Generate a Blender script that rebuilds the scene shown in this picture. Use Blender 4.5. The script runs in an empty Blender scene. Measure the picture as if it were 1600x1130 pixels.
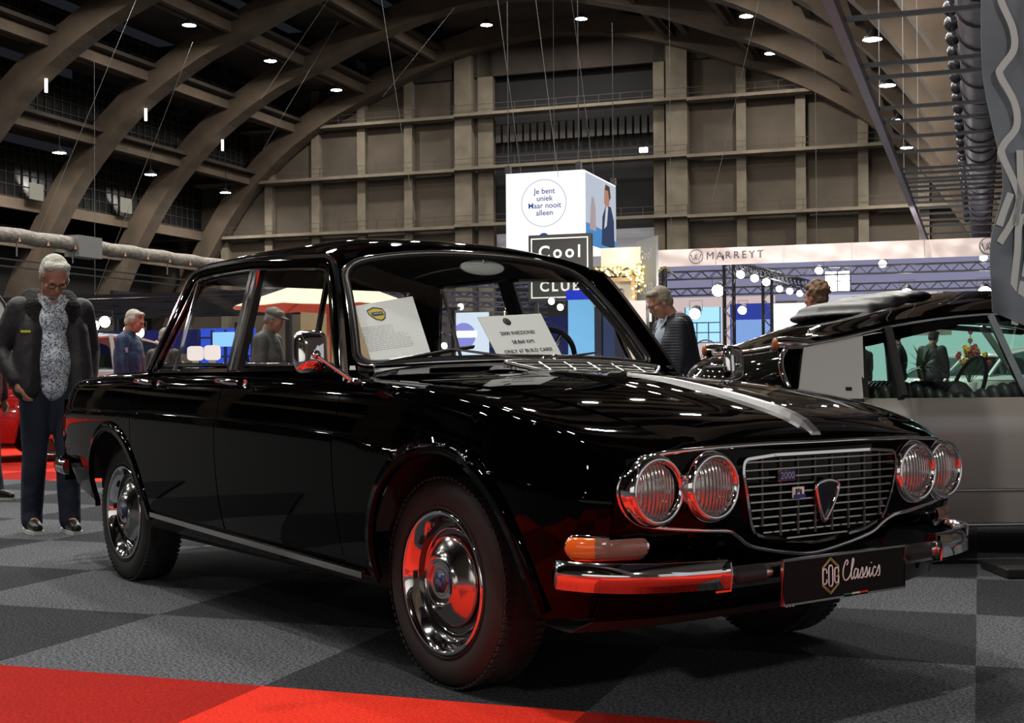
import bpy, math, random
from math import pi, sin, cos, sqrt, atan2, radians
from mathutils import Vector, Matrix
random.seed(7)
S = bpy.context.scene
COL = S.collection
# ------------------------------------------------------------------ camera
CAM = Vector((3.27532, -2.88366, 0.915))
YAW, PITCH, ROLL, FPX = 2.50725, 0.01149, -0.00688, 2071.2563
F = Vector((cos(PITCH)*cos(YAW), cos(PITCH)*sin(YAW), sin(PITCH)))
R0 = F.cross(Vector((0, 0, 1))).normalized(); U0 = R0.cross(F)
R2 = R0*cos(ROLL)+U0*sin(ROLL); U2 = U0*cos(ROLL)-R0*sin(ROLL)
cd = bpy.data.cameras.new('camera'); cam = bpy.data.objects.new('camera', cd); COL.objects.link(cam)
cd.sensor_width = 36; cd.lens = FPX/1600*36; cd.clip_end = 400; cd.clip_start = 0.05
m = Matrix((R2, U2, -F)).transposed().to_4x4(); m.translation = CAM; cam.matrix_world = m
S.camera = cam
# ------------------------------------------------------------------ world, exposure
S.view_settings.view_transform = 'Standard'
try: S.view_settings.look = 'None'
except Exception: pass
S.view_settings.gamma = 1; S.view_settings.exposure = 0.0; S.view_settings.use_curve_mapping = False
W = bpy.data.worlds.new('night'); S.world = W; W.use_nodes = True
W.node_tree.nodes['Background'].inputs[0].default_value = (0.010, 0.011, 0.014, 1)
W.node_tree.nodes['Background'].inputs[1].default_value = 1.0
LAMP = 620.0        # radiance of the hall's high-bay lamps
try:
    S.cycles.use_denoising = True
    S.cycles.max_bounces = 8; S.cycles.transparent_max_bounces = 24; S.cycles.glossy_bounces = 5; S.cycles.diffuse_bounces = 3
    S.cycles.sample_clamp_indirect = 8.0
except Exception: pass
# ------------------------------------------------------------------ added fill spots out of view behind the photographer, aimed at the cars
def spotlight(name, pos, aim, watts, size=70, rad=.25, col=(1, .95, .9)):
    l = bpy.data.lights.new(name, 'SPOT'); l.energy = watts; l.spot_size = radians(size); l.spot_blend = .6; l.shadow_soft_size = rad; l.color = col
    o = bpy.data.objects.new(name, l); COL.objects.link(o); o.location = pos; o.rotation_euler = (Vector(aim)-Vector(pos)).to_track_quat('-Z', 'Y').to_euler(); return o
spotlight('added_fill_spot', (8.5, -3.0, 5.0), (.8, 0, .5), 900); spotlight('added_fill_spot', (9.5, 1.5, 5.0), (.8, 1.5, .5), 900); spotlight('added_fill_spot', (2.0, -9.0, 5.5), (-3, -.5, .8), 260, 80)
# ------------------------------------------------------------------ hall frame: b to the right, a along the hall, z up
HANG = radians(124.24018868973447)
HV = Vector((cos(HANG), sin(HANG), 0)); WV = Vector((sin(HANG), -cos(HANG), 0))
C0 = Vector((CAM.x, CAM.y, 0)); HROT = atan2(WV.y, WV.x)
def H(b, a, z=0.0): return C0+WV*b+HV*a+Vector((0, 0, z))
# ------------------------------------------------------------------ materials
MATS = {}
def _nt(name):
    m = bpy.data.materials.new(name); m.use_nodes = True
    return m, m.node_tree, m.node_tree.nodes['Principled BSDF']
def mat(name, col=(.5, .5, .5), rough=.5, metal=0, coat=0, spec=.5, emit=None, es=1.0, noise=0, nscale=8, bump=0, bscale=60, col2=None, alpha=None, trans=0, coatr=.03, bdist=.01):
    if name in MATS: return MATS[name]
    m, nt, p = _nt(name); I = p.inputs
    I['Base Color'].default_value = (*col, 1); I['Roughness'].default_value = rough; I['Metallic'].default_value = metal
    I['Coat Weight'].default_value = coat; I['Coat Roughness'].default_value = coatr; I['Specular IOR Level'].default_value = spec
    if trans: I['Transmission Weight'].default_value = trans
    if emit: I['Emission Color'].default_value = (*emit, 1); I['Emission Strength'].default_value = es
    if noise or bump:
        tc = nt.nodes.new('ShaderNodeTexCoord')
    if noise:
        n = nt.nodes.new('ShaderNodeTexNoise'); n.inputs['Scale'].default_value = nscale; n.inputs['Detail'].default_value = 6
        nt.links.new(tc.outputs['Object'], n.inputs['Vector'])
        r = nt.nodes.new('ShaderNodeValToRGB'); r.color_ramp.elements[0].position = .5-noise/2; r.color_ramp.elements[1].position = .5+noise/2
        c2 = col2 or tuple(c*.5 for c in col)
        r.color_ramp.elements[0].color = (*c2, 1); r.color_ramp.elements[1].color = (*col, 1)
        nt.links.new(n.outputs['Fac'], r.inputs['Fac']); nt.links.new(r.outputs['Color'], I['Base Color'])
    if bump:
        n2 = nt.nodes.new('ShaderNodeTexNoise'); n2.inputs['Scale'].default_value = bscale; n2.inputs['Detail'].default_value = 3
        nt.links.new(tc.outputs['Object'], n2.inputs['Vector'])
        b = nt.nodes.new('ShaderNodeBump'); b.inputs['Strength'].default_value = bump; b.inputs['Distance'].default_value = bdist
        nt.links.new(n2.outputs['Fac'], b.inputs['Height']); nt.links.new(b.outputs['Normal'], I['Normal'])
    MATS[name] = m; return m
def emat(name, col, s):
    if name in MATS: return MATS[name]
    m = bpy.data.materials.new(name); m.use_nodes = True; nt = m.node_tree; nt.nodes.clear()
    e = nt.nodes.new('ShaderNodeEmission'); e.inputs[0].default_value = (*col, 1); e.inputs[1].default_value = s
    o = nt.nodes.new('ShaderNodeOutputMaterial'); nt.links.new(e.outputs[0], o.inputs[0]); MATS[name] = m; return m
def glassmat(name, tint=(.9, .95, .93), refl=1.0, rough=.0):
    if name in MATS: return MATS[name]
    m = bpy.data.materials.new(name); m.use_nodes = True; nt = m.node_tree; nt.nodes.clear()
    t = nt.nodes.new('ShaderNodeBsdfTransparent'); t.inputs[0].default_value = (*tint, 1)
    g = nt.nodes.new('ShaderNodeBsdfGlossy'); g.inputs['Roughness'].default_value = rough
    f = nt.nodes.new('ShaderNodeFresnel'); ge = nt.nodes.new('ShaderNodeNewGeometry'); io = nt.nodes.new('ShaderNodeMath'); io.operation = 'MULTIPLY_ADD'; io.inputs[1].default_value = 1/1.45-1.45; io.inputs[2].default_value = 1.45
    nt.links.new(ge.outputs['Backfacing'], io.inputs[0]); nt.links.new(io.outputs[0], f.inputs[0])
    mu = nt.nodes.new('ShaderNodeMath'); mu.operation = 'MULTIPLY'; mu.inputs[1].default_value = refl
    mx = nt.nodes.new('ShaderNodeMixShader'); o = nt.nodes.new('ShaderNodeOutputMaterial')
    nt.links.new(f.outputs[0], mu.inputs[0]); nt.links.new(mu.outputs[0], mx.inputs[0]); nt.links.new(t.outputs[0], mx.inputs[1]); nt.links.new(g.outputs[0], mx.inputs[2]); nt.links.new(mx.outputs[0], o.inputs[0])
    MATS[name] = m; return m
def lensmat(name):
    m = bpy.data.materials.new(name); m.use_nodes = True; nt = m.node_tree; nt.nodes.clear()
    t = nt.nodes.new('ShaderNodeBsdfTransparent'); t.inputs[0].default_value = (.93, .93, .93, 1)
    g = nt.nodes.new('ShaderNodeBsdfGlossy'); g.inputs['Roughness'].default_value = .16; g.inputs['Color'].default_value = (1, .97, .95, 1)
    tc = nt.nodes.new('ShaderNodeTexCoord'); wv = nt.nodes.new('ShaderNodeTexWave'); wv.bands_direction = 'Y'; wv.inputs['Scale'].default_value = 26; wv.inputs['Distortion'].default_value = .4; wv.inputs['Detail Scale'].default_value = 2
    bp = nt.nodes.new('ShaderNodeBump'); bp.inputs['Strength'].default_value = .8; bp.inputs['Distance'].default_value = .0035
    nt.links.new(tc.outputs['Object'], wv.inputs['Vector']); nt.links.new(wv.outputs['Fac'], bp.inputs['Height']); nt.links.new(bp.outputs['Normal'], g.inputs['Normal'])
    d = nt.nodes.new('ShaderNodeBsdfDiffuse'); d.inputs[0].default_value = (.75, .68, .64, 1); nt.links.new(bp.outputs['Normal'], d.inputs['Normal'])
    m1 = nt.nodes.new('ShaderNodeMixShader'); m1.inputs[0].default_value = .38; m2 = nt.nodes.new('ShaderNodeMixShader'); m2.inputs[0].default_value = .10; o = nt.nodes.new('ShaderNodeOutputMaterial')
    nt.links.new(t.outputs[0], m1.inputs[1]); nt.links.new(g.outputs[0], m1.inputs[2]); nt.links.new(m1.outputs[0], m2.inputs[1]); nt.links.new(d.outputs[0], m2.inputs[2]); nt.links.new(m2.outputs[0], o.inputs[0])
    MATS[name] = m; return m
def carpet(name, ca, cb):
    m, nt, p = _nt(name); tc = nt.nodes.new('ShaderNodeTexCoord'); geo = nt.nodes.new('ShaderNodeNewGeometry')
    n = nt.nodes.new('ShaderNodeTexNoise'); n.inputs['Scale'].default_value = 95; n.inputs['Detail'].default_value = 5; n.inputs['Roughness'].default_value = .8
    n3 = nt.nodes.new('ShaderNodeTexNoise'); n3.inputs['Scale'].default_value = 2.2; n3.inputs['Detail'].default_value = 3
    nt.links.new(geo.outputs['Position'], n.inputs['Vector']); nt.links.new(geo.outputs['Position'], n3.inputs['Vector'])
    r = nt.nodes.new('ShaderNodeValToRGB'); r.color_ramp.elements[0].position = .40; r.color_ramp.elements[1].position = .64
    r.color_ramp.elements[0].color = (*ca, 1); r.color_ramp.elements[1].color = (*cb, 1)
    nt.links.new(n.outputs['Fac'], r.inputs['Fac'])
    mx = nt.nodes.new('ShaderNodeMix'); mx.data_type = 'RGBA'; mx.blend_type = 'MULTIPLY'; mx.inputs[0].default_value = .35
    nt.links.new(r.outputs['Color'], mx.inputs[6]); nt.links.new(n3.outputs['Color'], mx.inputs[7])
    mm = nt.nodes.new('ShaderNodeMath'); mm.operation = 'MULTIPLY_ADD'; mm.inputs[1].default_value = .8; mm.inputs[2].default_value = .6
    nt.links.new(n3.outputs['Fac'], mm.inputs[0]); nt.links.new(mm.outputs[0], mx.inputs[7])
    nt.links.new(mx.outputs[2], p.inputs['Base Color']); p.inputs['Roughness'].default_value = 1; p.inputs['Specular IOR Level'].default_value = .1
    b = nt.nodes.new('ShaderNodeBump'); b.inputs['Strength'].default_value = .6; b.inputs['Distance'].default_value = .004
    nt.links.new(n.outputs['Fac'], b.inputs['Height']); nt.links.new(b.outputs['Normal'], p.inputs['Normal'])
    MATS[name] = m; return m
# ------------------------------------------------------------------ objects
def thing(name, label, cat, loc=(0, 0, 0), rotz=0, group=None):
    o = bpy.data.objects.new(name, None); COL.objects.link(o); o.empty_display_size = .1
    o.location = loc; o.rotation_euler = (0, 0, rotz); o['label'] = label; o['category'] = cat
    if group: o['group'] = group
    return o
def struct(name, loc=(0, 0, 0), rotz=0, label=None):
    o = bpy.data.objects.new(name, None); COL.objects.link(o); o.location = loc; o.rotation_euler = (0, 0, rotz); o['kind'] = 'structure'
    if label: o['label'] = label
    return o
def tag(o, label, cat, group=None):
    o['label'] = label; o['category'] = cat
    if group: o['group'] = group
    return o
def copy_tree(o, parent=None, kids=None):
    c = o.copy(); COL.objects.link(c)
    if parent: c.parent = parent
    for ch in list(o.children): copy_tree(ch, c)
    return c
class MB:
    def __init__(s): s.v = []; s.f = []; s.sm = []
    def add(s, vs, fs, smooth=True):
        n = len(s.v); s.v += [tuple(v) for v in vs]
        for f in fs: s.f.append(tuple(i+n for i in f)); s.sm.append(smooth)
        return s
    def box(s, c, d, rot=None, taper=1.0):
        x, y, z = d[0]/2, d[1]/2, d[2]/2
        vs = [Vector((sx*x*(taper if sz > 0 else 1), sy*y*(taper if sz > 0 else 1), sz*z)) for sz in (-1, 1) for sy in (-1, 1) for sx in (-1, 1)]
        if rot is not None:
            if not isinstance(rot, Matrix): rot = Matrix.Rotation(rot, 3, 'Z')
            vs = [rot @ v for v in vs]
        c = Vector(c); vs = [v+c for v in vs]
        return s.add(vs, [(0, 2, 3, 1), (4, 5, 7, 6), (0, 1, 5, 4), (2, 6, 7, 3), (0, 4, 6, 2), (1, 3, 7, 5)], False)
    def quad(s, a, b, c, d): return s.add([a, b, c, d], [(0, 1, 2, 3)], False)
    def bar(s, a, b, wx, wz=None, up=(0, 0, 1)):
        a = Vector(a); b = Vector(b); d = (b-a).normalized(); up = Vector(up)
        if abs(d.dot(up)) > .98: up = Vector((1, 0, 0))
        x = d.cross(up).normalized(); z = x.cross(d); wz = wz or wx
        vs = [p+x*sx*wx/2+z*sz*wz/2 for p in (a, b) for sx, sz in ((-1, -1), (1, -1), (1, 1), (-1, 1))]
        return s.add(vs, [(0, 1, 2, 3), (7, 6, 5, 4), (0, 4, 5, 1), (1, 5, 6, 2), (2, 6, 7, 3), (3, 7, 4, 0)], False)
    def tube(s, pts, r, n=8, closed=False, cap=True, flat=None, prof=None, up=None):
        """sweep a circle (or prof: list of (u,v)) along pts"""
        pts = [Vector(p) for p in pts]; N = len(pts)
        rs = r if isinstance(r, (list, tuple)) else [r]*N
        tang = []
        for i in range(N):
            a = pts[i-1] if (i > 0 or closed) else pts[i]; b = pts[(i+1) % N] if (i < N-1 or closed) else pts[i]
            d = b-a; tang.append(d.normalized() if d.length > 1e-9 else Vector((0, 0, 1)))
        if up is not None: nrm = Vector(up(0)) if callable(up) else Vector(up)
        else:
            nrm = Vector((0, 0, 1)) if abs(tang[0].z) < .9 else Vector((0, 1, 0))
        nrm = (nrm-tang[0]*nrm.dot(tang[0])).normalized()
        vs = []; K = n if prof is None else len(prof)
        for i in range(N):
            t = tang[i]
            if up is not None: nn = Vector(up) if not callable(up) else Vector(up(i))
            else: nn = nrm
            nn = nn-t*nn.dot(t)
            if nn.length < 1e-6: nn = nrm
            nrm = nn.normalized(); bn = t.cross(nrm)
            for k in range(K):
                if prof is None: u, v = cos(2*pi*k/n)*rs[i], sin(2*pi*k/n)*rs[i]*(flat or 1)
                else: u, v = prof[k][0]*rs[i], prof[k][1]*rs[i]
                vs.append(pts[i]+bn*v+nrm*u)
        fs = []
        for i in range(N if closed else N-1):
            j = (i+1) % N
            for k in range(K): fs.append((i*K+k, i*K+(k+1) % K, j*K+(k+1) % K, j*K+k))
        s.add(vs, fs, prof is None)
        if cap and not closed:
            s.add(vs[:K], [tuple(range(K-1, -1, -1))], False); s.add(vs[-K:], [tuple(range(K))], False)
        return s
    def grid(s, rows, closeu=False, smooth=True, flip=False):
        n = len(rows[0]); vs = [p for r in rows for p in r]; fs = []
        for i in range(len(rows)-1):
            for j in range(n if closeu else n-1):
                q = (i*n+j, i*n+(j+1) % n, (i+1)*n+(j+1) % n, (i+1)*n+j)
                fs.append(q[::-1] if flip else q)
        return s.add(vs, fs, smooth)
    def lathe(s, prof, seg=48, axis='z', c=(0, 0, 0), sy=1.0, M=None, flip=False):
        """prof: (r,h) list. axis z/y/x"""
        rows = []
        for r, h in prof:
            row = []
            for k in range(seg):
                a = 2*pi*k/seg; x, y = r*cos(a), r*sin(a)*sy
                p = {'z': Vector((x, y, h)), 'y': Vector((x, h, y)), 'x': Vector((h, x, y))}[axis]
                if M: p = M @ p
                row.append(p+Vector(c))
            rows.append(row)
        return s.grid(rows, closeu=True, flip=flip)
    def poly(s, pts, th, n=None):
        """planar polygon (3D pts) extruded by vector th"""
        th = Vector(th); a = [Vector(p) for p in pts]; b = [p+th for p in a]; N = len(a)
        return s.add(a+b, [tuple(range(N-1, -1, -1)), tuple(range(N, 2*N))]+[(i, (i+1) % N, (i+1) % N+N, i+N) for i in range(N)], False)
    def ell(s, c, r, seg=16, ring=10, M=None):
        rows = []
        for i in range(ring+1):
            t = pi*i/ring; row = []
            for k in range(seg):
                a = 2*pi*k/seg; p = Vector((r[0]*sin(t)*cos(a), r[1]*sin(t)*sin(a), r[2]*cos(t)))
                if M: p = M @ p
                row.append(p+Vector(c))
            rows.append(row)
        return s.grid(rows, closeu=True, flip=True)
    def build(s, name, material, parent=None, smooth=None, solid=0, off=0, bevel=0, subsurf=0, stuff=False, mods=None, weld=False):
        me = bpy.data.meshes.new(name); me.from_pydata([tuple(v) for v in s.v], [], s.f)
        me.polygons.foreach_set('use_smooth', [bool(x) if smooth is None else smooth for x in s.sm])
        me.materials.append(material); me.update()
        if weld:
            import bmesh
            bm = bmesh.new(); bm.from_mesh(me); bmesh.ops.remove_doubles(bm, verts=bm.verts, dist=1e-4); bmesh.ops.recalc_face_normals(bm, faces=bm.faces); bm.to_mesh(me); bm.free()
        o = bpy.data.objects.new(name, me); COL.objects.link(o)
        if parent: o.parent = parent
        if solid:
            k = o.modifiers.new('s', 'SOLIDIFY'); k.thickness = solid; k.offset = off
            k = o.modifiers.new('e', 'EDGE_SPLIT'); k.split_angle = .7
        if bevel:
            k = o.modifiers.new('b', 'BEVEL'); k.width = bevel; k.segments = 2; k.limit_method = 'ANGLE'; k.angle_limit = .6
        if subsurf:
            k = o.modifiers.new('u', 'SUBSURF'); k.levels = subsurf; k.render_levels = subsurf
        if stuff: o['kind'] = 'stuff'
        return o
def text(name, s, size, material, parent, M, depth=.002, shear=0, spacing=1.0, align='CENTER', bold=0, xs=1.0):
    """flat lettering as a thin mesh; M places the XY text plane"""
    cu = bpy.data.curves.new(name, 'FONT'); cu.body = s; cu.size = size; cu.extrude = depth; cu.shear = shear; cu.space_character = spacing
    cu.align_x = align; cu.align_y = 'CENTER'; cu.offset = bold; cu.resolution_u = 4
    t = bpy.data.objects.new(name, cu); COL.objects.link(t)
    dg = bpy.context.evaluated_depsgraph_get(); me = bpy.data.meshes.new_from_object(t.evaluated_get(dg)); bpy.data.objects.remove(t)
    MM = M @ Matrix.Diagonal((xs, 1, 1, 1)); me.transform(MM); me.materials.clear(); me.materials.append(material)
    o = bpy.data.objects.new(name, me); COL.objects.link(o)
    if parent: o.parent = parent
    return o
def frame(o, x, y):
    """matrix from origin, x direction and y direction"""
    x = Vector(x).normalized(); y = Vector(y); y = (y-x*y.dot(x)).normalized(); z = x.cross(y)
    m = Matrix((x, y, z)).transposed().to_4x4(); m.translation = Vector(o); return m
def interp(tab, x):
    """smooth (Catmull/Hermite) interpolation of a sorted table"""
    n = len(tab)
    if x <= tab[0][0]: return tab[0][1]
    if x >= tab[-1][0]: return tab[-1][1]
    for i in range(n-1):
        if tab[i][0] <= x <= tab[i+1][0]: break
    x0, y0 = tab[i]; x1, y1 = tab[i+1]; h = x1-x0
    d = (y1-y0)/h
    def slope(k):
        if k == 0: return (tab[1][1]-tab[0][1])/(tab[1][0]-tab[0][0])
        if k == n-1: return (tab[-1][1]-tab[-2][1])/(tab[-1][0]-tab[-2][0])
        a = (tab[k][1]-tab[k-1][1])/(tab[k][0]-tab[k-1][0]); b = (tab[k+1][1]-tab[k][1])/(tab[k+1][0]-tab[k][0])
        if a*b <= 0: return 0
        return 2*a*b/(a+b) if abs(a+b) > 1e-9 else 0
    m0, m1 = slope(i), slope(i+1); t = (x-x0)/h
    return (2*t**3-3*t**2+1)*y0+(t**3-2*t*t+t)*h*m0+(-2*t**3+3*t*t)*y1+(t**3-t*t)*h*m1
def smooth_path(pts, n=8, closed=False):
    P = [Vector(p) for p in pts]; N = len(P); out = []
    for i in range(N if closed else N-1):
        p1, p2 = P[i], P[(i+1) % N]
        p0 = P[i-1] if (i > 0 or closed) else p1*2-p2
        p3 = P[(i+2) % N] if (i+2 < N or closed) else p2*2-p1
        for k in range(n):
            t = k/n; out.append(.5*((2*p1)+(p2-p0)*t+(2*p0-5*p1+4*p2-p3)*t*t+(3*p1-p0-3*p2+p3)*t**3))
    if not closed: out.append(P[-1])
    return out
def rounded(pts, r, n=5):
    """round the corners of a closed polygon"""
    P = [Vector(p) for p in pts]; N = len(P); out = []
    rs = r if isinstance(r, (list, tuple)) else [r]*N
    for i in range(N):
        a, b, c = P[i-1], P[i], P[(i+1) % N]; u = (a-b); v = (c-b); rr = min(rs[i], u.length*.49, v.length*.49)
        s = b+u.normalized()*rr; e = b+v.normalized()*rr
        for k in range(n+1):
            t = k/n; out.append(s*(1-t)**2+b*2*t*(1-t)+e*t*t)
    return out
# =================================================================== HALL
M_conc = mat('board_marked_concrete', (.125, .088, .06), .9, noise=.6, nscale=.5, col2=(.055, .04, .028), bump=.3, bscale=3, bdist=.05)
M_conc2 = mat('pale_ledge_concrete', (.20, .165, .12), .9, noise=.5, nscale=.7, col2=(.12, .10, .075))
M_panel = mat('brown_infill_panel', (.105, .082, .060), .95, noise=.5, nscale=.35, col2=(.065, .051, .039))
M_slab = mat('dark_roof_slab', (.05, .037, .03), .95, noise=.4, nscale=.4)
M_nightglass = mat('night_window_glass', (.012, .013, .014), .25)
M_bar = mat('window_bars', (.045, .038, .032), .7)
M_dark = mat('dark_void', (.01, .01, .01), .9)
M_black = mat('black_steel', (.015, .015, .017), .45)
M_steel = mat('grey_steel', (.25, .25, .26), .4, metal=.8)
M_lamp = emat('high_bay_light', (1, .97, .90), LAMP)
UC = -36.6
# floor with carpet tiles
fl = struct('floor', H(0, 0, 0), HROT)
MB().box((UC, 45, -.12), (110, 160, .2)).build('floor_slab', mat('exhibition_floor', (.022, .022, .024), .8), fl)
c_light = carpet('grey_carpet_lit_nap', (.010, .011, .013), (.20, .205, .225)); c_dark = carpet('grey_carpet_dark_nap', (.004, .0045, .006), (.075, .077, .087))
c_red = carpet('red_carpet_lit_nap', (.55, .022, .012), (.92, .045, .02)); c_redd = carpet('red_carpet_dark_nap', (.22, .008, .006), (.46, .02, .012))
TB = 1.0; TA = .93
tile_meshes = {}
for i in range(-10, 5):
    for j in range(-3, 12):
        a0 = 3.48+j*TA; b0 = -.02+i*TB-.0
        if a0 < .3 or a0 > 12: continue
        if abs(b0+.5) > 1.2+.95*a0: continue
        red = (j < 0) or (a0 > 9.7 and b0 < -7)
        par = (i+j) % 2 == 0
        mt = (c_red if not par else c_redd) if red else (c_light if not par else c_dark)
        me = tile_meshes.get(mt.name)
        if me is None:
            me = bpy.data.meshes.new('carpet_tile'); w2, d2 = TB/2, TA/2
            vs = [(sx*w2, sy*d2, 0) for sx, sy in ((-1, -1), (1, -1), (1, 1), (-1, 1))]+[(sx*(w2-.0002), sy*(d2-.0002), .008) for sx, sy in ((-1, -1), (1, -1), (1, 1), (-1, 1))]
            me.from_pydata(vs, [], [(3, 2, 1, 0), (4, 5, 6, 7), (0, 1, 5, 4), (1, 2, 6, 5), (2, 3, 7, 6), (3, 0, 4, 7)]); me.materials.append(mt); tile_meshes[mt.name] = me
        o = bpy.data.objects.new('carpet_tile', me); COL.objects.link(o); o.parent = fl
        o.location = (b0+TB/2, a0+TA/2, -.0195+(.001 if red else 0)+.011)
# far red and grey carpet
MB().box((-16.5, 16.2, -.004), (19, 9.1, .008)).build('red_carpet_field', c_red, fl)
MB().box((2, 24, -.006), (18, 26, .008)).build('grey_carpet_field', c_dark, fl)
MB().box((-30, 40, -.012), (60, 30, .016)).build('grey_carpet_field', c_dark, fl)
# arch curve
AR = [(0, 32.1), (4.5, 31.75), (9, 30.7), (13, 29.5), (17, 27.9), (21, 26.3), (24.5, 24.4), (27.5, 22.4), (30.2, 20.0), (32.6, 17.3), (34.6, 14.4), (36.6, 11), (38.5, 7), (40, 3.4), (41.2, 0)]
def archpt(t):   # t in [-1,1]
    s = abs(t)*(len(AR)-1); i = min(int(s), len(AR)-2); k = s-i
    P = smooth_arch[min(int(round(s*6)), len(smooth_arch)-1)]
    return (-P.x if t < 0 else P.x, P.z)
smooth_arch = smooth_path([Vector((u, 0, z)) for u, z in AR], 6)
ceil = struct('ceiling', H(0, 0, 0), HROT)
def arch_mesh():
    pr = [Vector((-p.x, 0, p.z)) for p in reversed(smooth_arch)]+[Vector((p.x, 0, p.z)) for p in smooth_arch[1:]]
    pr = pr[::3] + [pr[-1]]
    mb = MB(); rows = []
    for i, p in enumerate(pr):
        a = pr[max(i-1, 0)]; b = pr[min(i+1, len(pr)-1)]; t = (b-a).normalized(); n = Vector((-t.z, 0, t.x))
        if n.z < 0: n = -n
        if abs(p.x) > 40.9: n = Vector((1 if p.x > 0 else -1, 0, 0))
        d = 1.9; w = .85
        rows.append([Vector((q.x+UC, q.y, q.z)) for q in (p+Vector((0, -w, 0)), p+Vector((0, w, 0)), p+Vector((0, w*1.0, 0))+n*d, p+Vector((0, -w, 0))+n*d)])
    mb.grid(rows, closeu=True, smooth=False); return mb
first = None
for k in range(12):
    a = 115-12*k
    if first is None:
        first = arch_mesh().build('concrete_arch', M_conc, ceil); o = first
    else:
        o = first.copy(); COL.objects.link(o)
    o.location = (0, a, 0)
# stepped roof: (u, z) of each terrace edge
ST = [(34.7, 14.9), (29.2, 20.2), (24.2, 25.0), (16.6, 28.2), (9.2, 30.6)]
A0, A1 = -29, 115.6; AM = (A0+A1)/2; AL = A1-A0
slab = MB(); pane = MB()
for sgn in (-1, 1):
    for i, (u, z) in enumerate(ST):
        for a in range(12):
            a1 = 115.5-12*a; a0 = a1-12
            b_ = MB().box((UC+sgn*(u+1.9), (a0+a1)/2, z+.25), (.45, 12, .9)); b_.box((UC+sgn*(u+2.2), (a0+a1)/2, z+.5), (.8, 12, .3)); 
            if a < 9: b_.build('edge_beam', M_conc, ceil)
            if a < 9:
                b2 = MB().bar((UC+sgn*(u+3.5), a0, z+.6), (UC+sgn*(u+3.5), a1, z+.6), .5, .9); b2.build('purlin', M_conc, ceil)
        un = ST[i+1][0]+.9 if i+1 < len(ST) else 0
        zn = ST[i+1][1] if i+1 < len(ST) else 33
        pane.box((UC+sgn*(u+2.6), AM, (z+zn)/2), (.06, AL, zn-z))
        slab.box((UC+sgn*(u+2.6+un)/2, AM, zn+.9), (u+2.6-un, AL, .3))
MB().box((UC, AM, 33.4), (20, AL, .3)).build('crown_slab', M_slab, ceil)
slab.build('roof_terrace', M_slab, ceil); pane.build('window_band', M_nightglass, ceil)
bars = MB()
for i, (u, z) in enumerate(ST[:4]):
    zn = ST[i+1][1]; a = 45.0
    while a < 115:
        bars.box((UC-(u+2.5), a, (z+zn)/2), (.08, .07, zn-z)); a += 1.0
    k = 1
    while z+k*.95 < zn: bars.box((UC-(u+2.5), 80, z+k*.95), (.08, 70, .07)); k += 1
bars.build('window_bars', M_bar, ceil, stuff=True)
# end wall
wb = struct('wall_back', H(0, 115.6, 0), HROT)
OB0, OB1 = -42.6, -27.3
MB().box(((OB0-90)/2, .9, 17), (OB0+90, .4, 34)).build('infill_wall', M_panel, wb)
MB().box(((OB1+8)/2, .9, 17), (8-OB1, .4, 34)).build('infill_wall', M_panel, wb)
MB().box((-35, 1.6, 17), (16, .2, 34)).build('dark_opening', M_dark, wb)
MB().box((-35, 1.3, 12.6), (15.2, .2, 3.4)).build('pale_screen_wall', mat('pale_grey_screen', (.42, .42, .46), .8), wb)
for b in (-76, -71.2, -66.2, -61.0, -56.05, -51.1, -19.4, -14.3, -9.1, -4.2, .8):
    MB().box((b, .35, 16.5), (.85, .7, 33)).build('column', M_conc2, wb)
for b0, b1 in ((-46.2, -44.5), (-44.1, -42.6), (-27.3, -26.3), (-26.0, -24.1)):
    MB().box(((b0+b1)/2, .2 if b1-b0 > 1.6 else .6, 16.5), (b1-b0, 1.0 if b1-b0 > 1.6 else .5, 33)).build('pillar', M_conc2, wb)
for z in (14.9, 20.2, 25.2):
    for b0, b1, dz in ((-80, -46, 0), (-46, -24, .12), (-24, 6, 0)):
        MB().box(((b0+b1)/2, -.3, z+dz), (b1-b0, 1.5, .28)).build('ledge', M_conc2, wb)
    rl = MB()
    for k in range(0, 43): rl.bar((-80+k*2, -.95, z), (-80+k*2, -.95, z+1), .05)
    for zz in (.5, 1.0): rl.bar((-80, -.95, z+zz), (6, -.95, z+zz), .04)
    o = rl.build('ledge_railing', M_bar, wb)
MB().box((-35, .6, 32), (90, .5, 6)).build('gable_wall', M_slab, wb)
# dark corrugated valance hanging in the opening
v = MB()
for k in range(22): v.box((-42.2+k*.7, .8, 23.6), (.5, .2, 1.6))
v.build('folded_blind', mat('folded_blind_grey', (.035, .03, .028), .8), wb, stuff=True)
# side walls (dark)
wl = struct('wall_left', H(-80.5, 45, 0), HROT)
MB().box((0, 0, 8), (.4, 160, 16)).build('wall_panel', M_dark, wl); MB().box((2.3, 0, 13.6), (5, 160, .4)).build('gallery_ceiling', M_slab, wl)
MB().box((6.6, 10, 12.2), (.5, 140, .9)).build('gallery_beam', M_conc, wl)
wr = struct('wall_right', H(7.5, 45, 0), HROT)
MB().box((0, 0, 8), (.4, 160, 16)).build('wall_panel', mat('dark_brown_wall', (.05, .04, .035), .9), wr)
wf = struct('wall_front', H(UC, -31, 0), HROT)
MB().box((0, 0, 17), (95, .4, 34)).build('wall_panel', M_slab, wf)
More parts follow.
